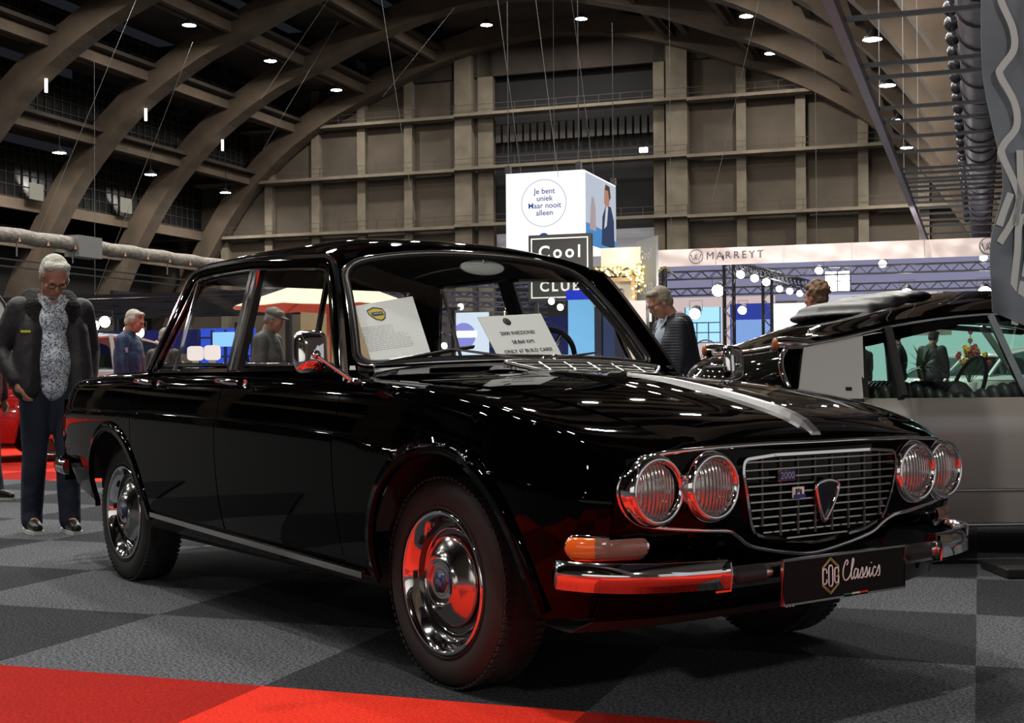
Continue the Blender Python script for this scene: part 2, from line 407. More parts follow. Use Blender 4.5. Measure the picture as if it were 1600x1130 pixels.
# lit window panes low on the left side
for a, z in ((76.5, 16.2), (88.5, 16.2), (100.5, 16.5)):
    o = MB().box((0, 0, 0), (.1, 1.6, 1.3)).build('lit_window_pane', emat('dim_window', (1, .95, .75), .28), None); o.location = H(-72.0, a, z); o.rotation_euler = (0, 0, HROT)
    o.parent = None; tag(o, {76.5: 'dim lit window pane high on the left, nearest of three', 88.5: 'dim lit window pane high on the left, middle of three', 100.5: 'dim lit window pane high on the left, farthest of three'}[a], 'window pane')
# added fill spots for the far banner, the club booth and the parasol terrace
spotlight('added_fill_spot', H(-9, 43, 3.2), H(-8.6, 50, 5.4), 1500, 110); spotlight('added_fill_spot', H(-2, 43, 3.2), H(-2, 50, 5.4), 1500, 110)
spotlight('added_fill_spot', H(-13, 39, 5.0), H(-12.4, 45, 4.4), 1000, 90, col=(1, .92, .8)); spotlight('added_fill_spot', H(-11, 14.5, 3.2), H(-10.6, 20, 2.4), 500, 90, col=(1, .88, .7)); spotlight('added_fill_spot', H(-12.5, 23.5, 3.0), H(-13.2, 27, 1.8), 160, 90, col=(1, .85, .65))
# ------------------------------------------------------------------ high-bay lamps
def lamp_proto():
    t = thing('pendant_lamp', 'x', 'lamp', (0, 0, 0), HROT, 'high bay lamps under the vault')
    MB().lathe([(0, 0), (.50, 0), (.50, .0)], 14).build('lamp_lens', M_lamp, t)
    MB().lathe([(.51, -.02), (.53, .02), (.46, .14), (.2, .3), (.1, .5), (0, .5)], 12).build('lamp_housing', M_black, t)
    MB().bar((0, 0, .5), (0, 0, 2.6), .03).build('suspension_rod', M_black, t)
    return t
lp = lamp_proto(); used = False
rowname = {-67.0: 'lowest row on the left', -55.3: 'upper row on the left', -40.2: 'left row beside the crown', -31.9: 'right row beside the crown', -15.8: 'upper row on the right', -5.2: 'lowest row on the right'}
for b, z in ((-67.0, 18.5), (-55.3, 27.3), (-40.2, 31.6), (-31.9, 31.6), (-15.8, 27.2), (-5.2, 18.8)):
    for k in range(10):
        a = 109-12*k+(-1.0 if b == -40.2 else 0)
        if k == 9 and b < -60: continue
        o = lp if not used else copy_tree(lp); used = True
        o.location = H(b, a, z)
        o['label'] = 'round white high bay lamp, %s, number %s from the end wall' % (rowname[b], ['one', 'two', 'three', 'four', 'five', 'six', 'seven', 'eight', 'nine', 'ten'][k])
# lamp on the end wall ledge
t = thing('wall_floodlight', 'small cool white floodlight on the ledge of the dark opening in the end wall', 'lamp', H(-27.6, 113.6, 20.35), HROT)
MB().box((0, 0, .1), (.1, .1, .2)).build('bracket', M_black, t); MB().box((0, 0, .4), (.75, .3, .45)).build('floodlight_body', M_black, t)
MB().box((0, -.17, .4), (.7, .03, .42)).build('floodlight_lens', emat('cool_flood', (.8, .95, 1), 60), t)
# white tube lights beside the arches
for i, (b, a, z) in enumerate(((-63.4, 79, 22.2), (-63.3, 91, 22.3), (-63.6, 103, 21.8))):
    t = thing('emergency_tube', ['short white tube light beside the nearest left arch', 'short white tube light beside the second arch on the left', 'short white tube light beside the third arch on the left'][i], 'tube light', H(b, a, z), HROT)
    MB().bar((0, 0, -.5), (0, 0, .5), .16).build('glowing_tube', emat('tube_glow', (1, .95, .85), 3), t); MB().bar((0, 0, .5), (0, 0, 3.2), .03).build('hanger', M_black, t)
# rigging cables
cab = [(-33, 90, 31, -28, 84, 8), (-49, 97, 30, -56, 97, 20), (-46, 90, 30, -51, 88, 22), (-40, 100, 31, -46, 99, 24), (-30, 95, 31, -30, 95, 12), (-26, 85, 30, -22, 80, 8), (-20, 90, 27, -20, 90, 6), (-13, 85, 25, -16, 84, 12), (-9, 80, 22, -9, 80, 5), (-60, 80, 24, -60, 80, 6), (-55, 85, 26, -62, 82, 6), (-38, 80, 31, -34, 78, 11), (-24, 70, 29, -20, 64, 11), (-52, 75, 28, -58, 70, 8)]
for i, c in enumerate(cab):
    p, q = H(*c[:3]), H(*c[3:]); mid = (p+q)/2
    o = MB().tube([p-q, Vector((0, 0, 0))], .016, 4).build('rigging_cable', mat('dull_cable', (.10, .095, .09), .6)); o.location = q
    tag(o, 'thin steel rigging cable hanging from the vault', 'cable', 'rigging cables')
# ------------------------------------------------------------------ left duct with nozzles
t = thing('air_duct', 'long pale fabric-clad air duct with nozzles hanging low along the left side', 'duct', H(-44, 40, 7.9), HROT)
M_duct = mat('silver_brown_duct', (.30, .27, .23), .55, metal=.3, bump=.6, bscale=6, bdist=.08, noise=.4, nscale=3)
pts = [Vector((0, y*1.0, .04*sin(y*2.1))) for y in range(0, 62)]
MB().tube(pts, .37, 14).build('duct_pipe', M_duct, t)
for k in range(26):
    MB().lathe([(.09, -.5), (.05, -.42), (.03, -.3)], 6).build('nozzle', mat('duct_nozzle', (.35, .16, .08), .5), t).location = (.36, 4+k*2.1, .2)
    if k % 2 == 0: MB().bar((0, 0, -1.0), (0, 0, -.3), .05).build('hanger', M_steel, t).location = (.2, 4+k*2.1, 0)
MB().box((.1, 17.6, -.1), (.9, 1.9, 1.1)).build('duct_box', mat('duct_box_grey', (.2, .2, .2), .5, metal=.4), t)
tr = MB()
for dz in (-1.2, -1.55): tr.bar((.3, 0, dz), (.3, 60, dz), .07)
tr.build('cable_tray', M_black, t)
# ------------------------------------------------------------------ right duct
t = thing('air_duct', 'fat purple-grey ribbed air duct running overhead on the right', 'duct', H(.12, 18, 7.95), HROT)
M_rd = mat('purple_grey_duct', (.17, .155, .185), .45, metal=.35, noise=.5, nscale=1.5, col2=(.10, .09, .11))
MB().tube([Vector((0, y, 0)) for y in range(0, 62, 2)], .46, 20).build('duct_pipe', M_rd, t)
for k in range(30): MB().lathe([(.462, -.05), (.50, -.03), (.50, .03), (.462, .05)], 20, 'y').build('duct_flange', mat('duct_band', (.07, .065, .08), .5, metal=.3), t).location = (0, 1+k*1.9, 0)
for k in range(34): MB().ell((-.58, 0, 0), (.15, .17, .17), 10, 7).build('jet_nozzle', mat('jet_nozzle_black', (.06, .06, .07), .25, metal=.6), t).location = (0, .9+k*1.1+k*k*.008, .05)
# ceiling frame hung on the right
t = thing('hanging_grid', 'black steel ceiling grid with a pale edge beam hanging over the right stands', 'frame', H(0, 18, 6.4), HROT)
MB().bar((-2.0, 0, 0), (-2.0, 42, 0), .16, .22).build('edge_beam', mat('lilac_grey_beam', (.30, .25, .31), .5), t)
MB().bar((2.6, 0, 0), (2.6, 42, 0), .14, .2).build('edge_beam', M_black, t)
for y in (1.7, 3.2, 6.5, 7.6, 10.6, 12.2, 14.2, 16.4, 19.3, 20.2, 21.3, 22, 23, 24, 25.5, 26.8, 28.3, 30, 32, 34, 37, 40):
    MB().bar((-2, y, .06), (2.6, y, .06), .09, .07).build('cross_bar', M_black, t)
for y in (3, 12, 22, 32): MB().bar((-2, y, .1), (-2, y, 14), .02).build('drop_wire', M_steel, t)
# =================================================================== BLACK SALOON (front axle at the origin, nose towards +x, right side at -y)
M_paint = mat('black_gloss_paint', (.0005, .0004, .0005), .025)
M_paint.node_tree.nodes['Principled BSDF'].inputs['IOR'].default_value = 1.20
M_chrome = mat('chrome', (.78, .78, .80), .06, metal=1.0)
M_chromed = mat('worn_chrome', (.55, .54, .53), .14, metal=1.0)
M_tyre = mat('tyre_rubber', (.016, .016, .016), .62, spec=.4)
M_mblack = mat('matt_black', (.006, .006, .006), .8)
M_rubber = mat('rubber_seal', (.01, .01, .01), .45)
M_glass = glassmat('window_glass', (.94, .96, .95), 1.0)
M_leather = mat('dark_leather', (.022, .020, .019), .45, bump=.2, bscale=90, bdist=.002)
M_lining = mat('dark_headlining', (.010, .009, .008), .9)
M_paper = mat('white_paper', (.92, .92, .92), .6)
M_ink = mat('black_ink', (.02, .02, .025), .7)
car = thing('saloon_car', 'glossy black four door classic saloon with four round headlamps and chrome grille, filling the foreground', 'car')
T_crest = [(-3.60, .815), (-3.55, .845), (-3.42, .893), (-3.28, .918), (-2.9, .933), (-2.36, .938), (-1.2, .928), (-.51, .915), (-.1, .89), (.26, .845), (.47, .803), (.6, .768), (.69, .728), (.725, .702)]
T_y3 = [(-3.60, .69), (-3.5, .735), (-3.3, .77), (-2.9, .79), (-2.3, .80), (-1.2, .805), (-.4, .803), (.2, .80), (.45, .79), (.60, .768), (.66, .75), (.70, .725), (.725, .695)]
T_cr = [(-3.6, .70), (-3.2, .765), (-2.3, .765), (-1.33, .747), (-.86, .735), (-.52, .722), (-.3, .70), (.2, .665), (.725, .60)]
T_bot = [(-3.60, .46), (-3.4, .40), (-3.1, .345), (-2.6, .30), (-2.2, .275), (.3, .262), (.725, .29)]
T_shy = [(-.60, .695), (-.3, .625), (0, .595), (.3, .56), (.55, .53), (.725, .50), (.80, .485)]
T_shz = [(-.60, .915), (-.3, .90), (0, .883), (.2, .862), (.4, .830), (.6, .782), (.725, .742), (.80, .730)]
T_hc = [(-.42, .925), (-.2, .918), (.09, .895), (.335, .862), (.56, .822), (.70, .787), (.765, .757), (.80, .731)]
def nose_shift(z): return interp([(.2, -.12), (.3, -.07), (.4, -.035), (.5, -.014), (.62, 0), (.8, 0)], z)
def side_pts(x):
    zc = interp(T_crest, x); y3 = interp(T_y3, x); z3 = interp(T_cr, x); z0 = interp(T_bot, x)
    z3 = min(z3, zc-.08)
    zz = [z0, z0+(z3-z0)*.30, z0+(z3-z0)*.65, z3-.009, z3+.008, z3+(zc-z3)*.45, zc-.030, zc-.004]
    yy = [y3-.065, y3-.026, y3-.004, y3+.001, y3-.008, y3-.022, y3-.042, y3-.075]
    if x > -.56:
        yy.append(min(interp(T_shy, x), y3-.12)+.002); zz.append(interp(T_shz, x)+.001 if x < .7 else interp(T_shz, x))
    elif x < -2.37:
        k = min(1, (-2.37-x)/.25); yy.append(.70-.10*k); zz.append(zc+.010)
    else: yy.append(.705); zz.append(.945)
    return yy, zz
def cr(p, t):
    n = len(p); i = min(int(t), n-2); f = t-i; a = p[i-1] if i > 0 else 2*p[0]-p[1]; b = p[i]; c = p[i+1]; d = p[i+2] if i+2 < n else 2*p[-1]-p[-2]
    return .5*((2*b)+(c-a)*f+(2*a-5*b+4*c-d)*f*f+(3*b-a-3*c+d)*f**3)
def side(x, v, sg=1, off=0):
    yy, zz = side_pts(x); y = cr(yy, v); z = cr(zz, v); xs = x
    if x > .45:
        k = (x-.45)/.275; xs = x+nose_shift(z)*k
        if v > 6: xs += k*k*(.80-.075*(min(abs(y), .695)/.695)**4-.725)
    return Vector((xs, sg*(y+off), z))
ARCH = ((.06, .30, .402), (-2.645, .325, .362))
def arch_z(x):
    for cx, cz, r in ARCH:
        if abs(x-cx) < r: return cz+sqrt(r*r-(x-cx)**2)
    return 0
def vlow(x, vmin=0.0):
    za = arch_z(x)
    if za <= 0: return vmin
    yy, zz = side_pts(x); lo, hi = 0.0, 6.0
    if cr(zz, lo) >= za: return vmin
    for _ in range(30):
        m = (lo+hi)/2
        if cr(zz, m) < za: lo = m
        else: hi = m
    return max(vmin, hi)
def xcols(x0, x1, step=.035):
    xs = set([x0, x1]); n = max(2, int((x1-x0)/step))
    for i in range(n+1): xs.add(x0+(x1-x0)*i/n)
    for cx, cz, r in ARCH:
        for k in range(29):
            x = cx-r*cos(pi*k/28)*.9999
            if x0 < x < x1: xs.add(x)
    return sorted(xs)
def side_panel(name, x0, x1, v0, v1, sg, nv=30, par=None):
    rows = []
    for x in xcols(x0, x1):
        lo = vlow(x, v0); rows.append([side(x, lo+(v1-lo)*j/nv, sg) for j in range(nv+1)])
    mb = MB().grid(rows, flip=(sg < 0))
    return mb.build(name, M_paint, par or car, solid=.008, off=-1)
G = .003
for sg in (-1, 1):
    fw = side_panel('front_wing', -.545+G, .725, 0, 8, sg)
    d1 = side_panel('front_door', -1.472+G, -.545-G, .55, 8, sg, par=car)
    d2 = side_panel('rear_door', -2.376+G, -1.472-G, .55, 8, sg)
    rw = side_panel('rear_wing', -3.60, -2.376-G, 0, 8, sg)
    # sill under the doors
    rows = [[side(x, v, sg, -.004) for v in (0, .2, .4, .55)] for x in [-2.30+i*.1 for i in range(19)]]
    MB().grid(rows, flip=(sg < 0)).build('sill', M_paint, car, solid=.02, off=-1)
    path = [Vector((x, sg*(side(x, .45)[1]+.004), .335-(x+2.25)*.027)) for x in [-2.24+i*.07 for i in range(27)]]
    MB().tube(path, 1, prof=[(-.014, -.006), (.014, -.006), (.010, .006), (-.010, .006)], up=(0, 0, 1)).build('sill_strip', M_chromed, car)
    # flared arch lips
    for cx, cz, r in ARCH:
        pts = []
        for k in range(45):
            a = radians(-2+184*k/44); x = cx+r*cos(a); z = cz+r*sin(a)
            yy, zz = side_pts(x); 
            lo, hi = 0., 7.
            for _ in range(24):
                m_ = (lo+hi)/2
                if cr(zz, m_) < z: lo = m_
                else: hi = m_
            pts.append(Vector((x, sg*(cr(yy, lo)+.001), z)))
        rad = [Vector((cos(radians(-2+184*k/44)), 0, sin(radians(-2+184*k/44)))) for k in range(45)]
        MB().tube(pts, 1, prof=[(.040, -.003), (.026, .006), (.012, .012), (-.003, .012), (-.009, .004), (-.006, -.012)], up=(lambda i, R=rad: R[i])).build('arch_lip', M_paint, car, smooth=True)
        # liner
        mb = MB(); rows = [[Vector((cx+(r+.02)*cos(radians(a)), sg*y, cz+(r+.02)*sin(radians(a)))) for y in (.42, .80 if sg*sg else 0)] for a in range(18, 163, 8)]
        rows = [[Vector((p.x, sg*min(abs(p.y), .765), p.z)) for p in rr] for rr in rows]
        mb.grid(rows); mb.poly([Vector((cx+(r+.02)*cos(radians(a)), sg*.42, cz+(r+.02)*sin(radians(a)))) for a in range(18, 163, 8)], (0, sg*.004, 0)); mb.build('wheel_arch_liner', M_mblack, car)
# underbody
ub = MB(); ub.box((-1.3, 0, .30), (1.75, 1.30, .14)); ub.box((-1.4, 0, .33), (4.0, .82, .16)); ub.box((-3.2, 0, .46), (.5, 1.1, .2)); ub.box((.58, 0, .36), (.16, 1.0, .12))
ub.build('underbody', M_mblack, car)
MB().tube([(-3.6, .35, .27), (-2.9, .3, .25), (-2.2, .25, .24), (0, .2, .25)], .028, 8).build('exhaust_pipe', M_chromed, car)
MB().box((-2.3, -.35, .245), (.12, .08, .1)).build('trailing_arm_end', M_mblack, car, bevel=.02)
# bonnet
def hood(x, s):
    ys = interp(T_shy, x)-.004; zs = interp(T_shz, x); zc = interp(T_hc, x); y = s*ys
    z = zs+(zc-zs)*(1-abs(s)**2.4)
    b = max(0, min(1, (.36-abs(s))/.10)); b = b*b*(3-2*b); k = max(0, min(1, (.72-x)/.5)); z += .010*b*k
    fx = x - .028*max(0, (x-.6)/.2)**2*abs(s)**3
    return Vector((fx, y, z))
xs = [-.30+1.10*i/44 for i in range(45)]
rows = [[hood(x, -1+2*j/40) for j in range(41)] for x in xs]
# rolled leading lip
last = rows[-1]; rows.append([p+Vector((.006, 0, -.008)) for p in last]); rows.append([p+Vector((.000, 0, -.018)) for p in last])
MB().grid(rows).build('bonnet', M_paint, car, solid=.006, off=-1)
rows = [[hood(x, -.999+1.998*j/20)+Vector((0, 0, .0)) for j in range(21)] for x in (-.305, -.34, -.37)]
# cowl panel between bonnet and windscreen
def WB(s): return Vector((-.485-.135*abs(s)**2.2, s*.700, .957-.024*s*s))
def WT(s): return Vector((-.895-.045*abs(s)**2.2, s*.580, 1.392-.066*abs(s)**2.6))
def WS(s, t):
    p = WB(s).lerp(WT(s), t); n = Vector((.41, 0, .37)).normalized(); return p+n*(.035*sin(pi*t)*(1-.5*s*s))
rows = []
for j in range(33):
    s = -1+2*j/32; f = hood(-.305, s*.999); b = WS(s, .02)+Vector((-.01, 0, -.012)); f2 = Vector((f.x, f.y, f.z)); 
    mid = f2.lerp(b, .5)+Vector((0, 0, -.004))
    rows.append([f2, f2.lerp(b, .25)+Vector((0, 0, -.003)), mid, f2.lerp(b, .75)+Vector((0, 0, -.003)), b])
MB().grid(rows, flip=True).build('cowl_panel', M_paint, car, solid=.005, off=-1)
# filler at the base of the windscreen pillar
for sg in (-1, 1):
    rows = [[WS(sg*1.0, .02)+Vector((.17, sg*-.03, -.035)), Vector((-.42, sg*.69, .907))], [WS(sg, .02), Vector((-.54, sg*.728, .91))], [WS(sg, .10), Vector((-.60, sg*.725, .96))]]
    MB().grid(rows, flip=sg > 0).build('pillar_base', M_paint, car, solid=.004)
# air intake on the cowl
iv = thing('x', '', ''); bpy.data.objects.remove(iv)
p0 = Vector((-.345, 0, .926)); p1 = Vector((-.432, 0, .962))
def vent(s, t): 
    w_ = .315; y = s*w_+.185; return p0.lerp(p1, t)+Vector((-.03*abs(y/.6)**2, y, -.016*abs(y/.5)**2))
MB().grid([[vent(s/8-1, t)+Vector((0, 0, .002)) for t in (0, .5, 1)] for s in range(17)]).build('intake_opening', M_mblack, car, solid=.004)
ol = [vent(-.80, 0), vent(-.4, 0), vent(0, 0), vent(.4, 0), vent(.80, 0), vent(.93, .25), vent(1.15, .9), vent(1.1, 1.02), vent(.7, 1.02), vent(.3, 1.02), vent(0, 1.02), vent(-.3, 1.02), vent(-.7, 1.02), vent(-1.1, 1.02), vent(-1.15, .9), vent(-.93, .25)]
g_ = MB().tube(smooth_path([p+Vector((0, 0, .006)) for p in ol], 5, True), .0075, 8, closed=True).build('intake_frame', mat('bright_trim', (.42, .41, .39), .25, metal=.9), car)
for t in (.33, .66): MB().tube([vent(s/8-1, t)+Vector((0, 0, .006)) for s in range(17)], .0038, 6).build('intake_bar', MATS['bright_trim'], g_)
for s in (-.72, -.36, 0, .36, .72): MB().tube([vent(s, t/4)+Vector((0, 0, .005)) for t in range(5)], .0045, 6).build('intake_divider', MATS['bright_trim'], g_)
# chrome blade down the bonnet centre
rows = []
for i in range(21):
    t = i/20; x = .0+.79*t; w_ = .010+.016*t; h0 = hood(x, 0).z; hh = .012+.012*t*(1 if t < .97 else .4)
    rows.append([Vector((x, -w_, h0-.001)), Vector((x, -w_*.55, h0+hh)), Vector((x, w_*.55, h0+hh)), Vector((x, w_, h0-.001))])
MB().grid(rows, smooth=False).add([rows[-1][0], rows[-1][1], rows[-1][2], rows[-1][3]], [(0, 3, 2, 1)], False).build('bonnet_blade', mat('satin_metal', (.40, .40, .41), .28, metal=.9), car)
# nose panel
def fx(y, z): return .80-.075*(abs(y)/.695)**4+nose_shift(z)-(.006 if z < .5 else 0)
rows = []
for j in range(57):
    y = -.695+1.39*j/56; rows.append([Vector((fx(y, z), y, z)) for z in [.285+(.730-.034*(abs(y)/.695)**5-.285)*k/24 for k in range(25)]])
MB().grid(rows).build('nose_panel', M_paint, car, solid=.006, off=-1)
rows = [[Vector((fx(y, .285)+.002, y, .285)), Vector((fx(y, .285)-.1, y, .24)), Vector((fx(y, .285)-.3, y*.9, .225))] for y in [-.69+1.38*j/20 for j in range(21)]]
MB().grid(rows, flip=True).build('front_valance', M_mblack, car, solid=.004)
# chrome outline of the lamp and grille panel
half = [(0, .727), (-.25, .728), (-.48, .722), (-.585, .712), (-.65, .688), (-.682, .642), (-.678, .592), (-.645, .549), (-.585, .527), (-.43, .510), (-.345, .502), (-.30, .482), (-.25, .455), (-.13, .430), (0, .415)]
ol = half+[(-y, z) for y, z in half[-2:0:-1]]
P_ = smooth_path([Vector((fx(y, z)+.004, y, z)) for y, z in ol], 5, True)
MB().tube(P_, .0065, 8, closed=True).build('lamp_panel_trim', M_chrome, car)
# headlamps
M_lens = lensmat('fluted_lens')
M_refl = mat('lamp_reflector', (.80, .70, .62), .32, metal=.45, bump=.5, bscale=45, bdist=.006)
first = None
for y, z, r in ((-.592, .622, .086), (-.420, .625, .084), (.420, .625, .084), (.592, .622, .086)):
    x = fx(y, z)
    if first is None:
        hl = bpy.data.objects.new('headlamp', None); 
    k = r/.086
    mb = MB().lathe([(.094, -.015), (.094, .012), (.088, .026), (.080, .030), (.073, .026), (.071, .012), (.071, -.004)], 48, 'x', c=(x, y, z))
    ring = mb.build('headlamp', M_chrome, car)
    MB().lathe([(.074, .006), (.066, -.02), (.045, -.05), (.02, -.066), (0, -.07)], 40, 'x', c=(x, y, z)).build('reflector', M_refl, ring)
    MB().lathe([(.0735, .010), (.06, .021), (.04, .027), (.02, .030), (.0002, .031)], 40, 'x').build('lens', M_lens, ring).location = (x, y, z)
    MB().lathe([(.0, .0), (.010, -.0), (.012, -.02), (.012, -.05)], 12, 'x', c=(x, y, z)).build('bulb_cap', M_chromed, ring)
for sg in (-1, 1): MB().box((fx(.506, .64)+.012, sg*.506, .655), (.02, .03, .012)).build('lamp_bridge', M_chrome, car, bevel=.003)
# grille
gh = [(0, .700), (-.20, .700), (-.312, .692), (-.318, .66), (-.30, .58), (-.272, .497), (-.20, .470), (0, .446)]
gl = gh+[(-y, z) for y, z in gh[-2:0:-1]]
gp = rounded([Vector((0, y, z)) for y, z in gl], [.0, .0, .03, .02, .02, .03, .02, .01, .02, .03, .02, .02, .03, 0], 4)
gr = MB().poly([Vector((fx(p.y, p.z)+.001, p.y, p.z)) for p in gp], (.003, 0, 0)).build('grille', M_mblack, car)
MB().tube([Vector((fx(p.y, p.z)+.012, p.y, p.z)) for p in gp], 1, closed=True, prof=[(-.004, -.008), (.004, -.007), (.004, .008), (-.004, .010)], up=lambda i, g=gp: Vector((0, g[i].y, g[i].z-.58))).build('grille_frame', M_chrome, gr)
def gw(z):   # half width of the grille at height z
    if z > .66: return .312
    if z > .50: return .272+(z-.50)/.16*.043
    return .272-(.50-z)/.045*.20
for k in range(11):
    z = .683-k*.0215; w_ = max(.05, gw(z)-.004)
    MB().tube([Vector((fx(y, z)+.014, y, z)) for y in [-w_+2*w_*i/10 for i in range(11)]], 1, prof=[(-.002, -.004), (.0022, -.003), (.0022, .003), (-.002, .004)], up=(0, 0, 1)).build('grille_bar', mat('grille_bar_metal', (.34, .33, .32), .22, metal=1), gr)
for y in (-.24, -.17, -.10, -.03, .04, .11, .18, .25):
    zl = .48 if abs(y) < .2 else .51
    MB().bar((fx(y, .6)+.010, y, zl), (fx(y, .6)+.010, y, .69), .003, .006).build('grille_upright', mat('grille_upright_grey', (.12, .12, .12), .4, metal=.6), gr)
# shield emblem
sh = [(0, .622), (-.030, .618), (-.046, .608), (-.042, .585), (-.028, .550), (-.010, .520), (0, .508), (.010, .520), (.028, .550), (.042, .585), (.046, .608), (.030, .618)]
em = MB().poly([Vector((fx(y, z)+.018, y+.005, z)) for y, z in sh], (.005, 0, 0)).build('shield_emblem', mat('navy_enamel', (.004, .005, .012), .2), gr)
MB().tube(smooth_path([Vector((fx(y, z)+.024, y+.005, z)) for y, z in sh], 3, True), .0062, 8, closed=True).build('shield_rim', M_chrome, em)
# 2000 badge and small flag badge
bd = MB().box((fx(-.157, .643)+.022, -.157, .643), (.004, .068, .028)).build('number_badge', mat('badge_navy', (.01, .01, .04), .3), gr, bevel=.001)
rim = [(-.192, .629), (-.192, .657), (-.122, .657), (-.122, .629)]
MB().tube([Vector((.822, y, z)) for y, z in rim], .0018, 6, closed=True).build('badge_rim', M_chrome, bd)
text('badge_lettering', '2000', .027, mat('badge_silver_blue', (.30, .32, .55), .3, metal=.5), bd, frame((.8245, -.157, .642), (0, 1, 0), (0, 0, 1)), .0008, xs=1.05)
fb = MB().box((fx(-.107, .592)+.020, -.109, .594), (.004, .044, .030)).build('flag_badge', mat('badge_white', (.75, .75, .72), .4), gr)
MB().box((.8245, -.109, .584), (.003, .044, .010)).build('badge_stripe', mat('badge_blue', (.02, .03, .25), .4), fb)
for y, z, h_ in ((-.122, .597, .016), (-.113, .600, .010), (-.104, .596, .014)): MB().box((.8245, y, z), (.002, .004, h_)).build('badge_mark', M_ink, fb)
# front bumper
def bump_path(half, n=40):
    tab = [(-.0, .872), (.25, .868), (.43, .855), (.60, .825), (.72, .775), (.79, .70), (.822, .60), (.828, .50), (.826, .46)]
    return tab
tab = [(.866, 0), (.864, .20), (.856, .43), (.834, .57), (.79, .68), (.73, .745), (.66, .780), (.60, .790)]
pp = smooth_path([Vector((x, y, .405)) for x, y in tab], 8)
for sg in (-1, 1):
    out = [Vector((p.x, sg*p.y, .405+.010*min(1, p.y/.8))) for p in pp if p.y >= .42]
    prof = [(-.040, -.012), (-.028, .014), (-.004, .020), (.010, .022), (.026, .016), (.033, .004), (.033, -.012)]
    N = len(out); rs = [1.0]*(N-3)+[.85, .6, .3]
    if sg > 0: prof = [(u, -v) for u, v in prof][::-1]
    # profile v is measured outwards from the car
    mb = MB().tube(out, rs, prof=[(u, v*1.0) for u, v in prof], up=(0, 0, 1)); mb.sm = [True]*len(mb.sm)
    mb.build('bumper_corner', M_chrome, car)
    MB().tube([Vector((out[0].x+.001, sg*(.437-.001*k), .405)) for k in range(4)], [.9, 1, 1, .9], prof=[(-.052, -.03), (-.040, .026), (0, .032), (.034, .026), (.040, -.02)] if sg < 0 else [(.040, .02), (.034, -.026), (0, -.032), (-.040, -.026), (-.052, .03)], up=(0, 0, 1)).build('bumper_collar', M_chrome, car)
out = [Vector((p.x-.006, p.y, .398)) for p in pp if p.y <= .44]; out = [Vector((p.x, -p.y, p.z)) for p in reversed(out[1:])]+out
pr2 = [(-.030, .012), (-.022, -.012), (.014, -.014), (.022, -.006), (.022, .012)]
mb = MB().tube(out, 1, prof=pr2, up=(0, 0, 1)); mb.sm = [True]*len(mb.sm); mb.build('bumper_centre', M_chromed, car)
for sg in (-1, 1): MB().tube([Vector((.861, sg*.30, .398)), Vector((.859, sg*.36, .398)), Vector((.857, sg*.40, .398))], .025, 10, flat=.8).build('bumper_rubber', M_rubber, car)
# display plate
pl = MB().box((.888, 0, .370), (.006, .50, .112)).build('display_plate', mat('plate_black', (.003, .003, .003), .6, spec=.2), car)
MB().tube([Vector((.888, y, z)) for y, z in ((-.252, .427), (-.252, .310), (.252, .310), (.252, .427))], 1, prof=[(-.003, -.006), (.003, -.006), (.003, .006), (-.003, .006)], up=(0, 0, 1), closed=True).build('plate_holder', M_chromed, pl)
for y0, c in ((-.012, (.02, .12, .06)), (.022, (.6, .6, .58)), (.056, (.6, .03, .03))): MB().box((.893, y0+.015, .313), (.002, .032, .009)).build('flag_stripe', mat('plate_stripe_%d' % int(y0*1000), c, .5), pl)
MY = mat('plate_gold', (.62, .55, .18), .5); MW = mat('plate_white', (.8, .8, .8), .5)
hx = lambda r, ry=1: [Vector((.8925, -.066+r*.78*sin(pi*k/3)*ry, .371+r*cos(pi*k/3))) for k in range(6)]
MB().tube(hx(.049), .0012, 4, closed=True).build('hexagon_outline', MY, pl); MB().tube(hx(.044), .0010, 4, closed=True).build('hexagon_outline', MY, pl)
CC = [(1, .70), (1, .88), (.75, 1), (.25, 1), (0, .86), (0, .14), (.25, 0), (.75, 0), (1, .12), (1, .30)]; OO = [(1, .5), (1, .88), (.75, 1), (.25, 1), (0, .88), (0, .12), (.25, 0), (.75, 0), (1, .12), (1, .5)]
for pts_, yy, w_, hh in ((CC, -.0985, .016, .040), (OO, -.0745, .016, .056), (CC+[(1, .42), (.55, .42)], -.0505, .016, .040)):
    MB().tube([Vector((.893, yy+x*w_, .371+(z-.5)*hh)) for x, z in pts_], .0024, 4).build('logo_letter', MW, pl)
def strokes(name, lists, M, w_, material, parent):
    mb = MB()
    for st in lists:
        p = smooth_path([M @ Vector((x, y, 0)) for x, y in st], 4) if len(st) > 2 else [M @ Vector((x, y, 0)) for x, y in st]
        mb.tube(p, w_, 4)
    return mb.build(name, material, parent)
cl = [[(.30, 1.1), (.42, 1.35), (.25, 1.45), (.0, 1.0), (-.08, .45), (.1, .05), (.4, .1), (.62, .35)], [(.62, .35), (.95, 1.2), (.98, 1.5), (.85, 1.4), (.72, .5), (.78, .05), (.95, .2)],
      [(1.35, .7), (1.15, .75), (1.0, .4), (1.08, .05), (1.3, .3), (1.42, .72), (1.38, .1), (1.5, .1), (1.66, .4)], [(1.66, .4), (1.85, .8), (1.9, .4), (1.85, .05), (1.65, .08)], [(1.85, .05), (2.1, .4), (2.28, .8), (2.32, .4), (2.27, .05), (2.06, .08)],
      [(2.27, .05), (2.5, .45), (2.6, .72), (2.52, .2), (2.62, .05), (2.8, .3)], [(2.74, 1.02), (2.78, 1.08)], [(3.2, .62), (3.05, .75), (2.88, .4), (2.95, .05), (3.15, .12), (3.35, .4)], [(3.35, .4), (3.55, .8), (3.6, .4), (3.55, .05), (3.35, .08)]]
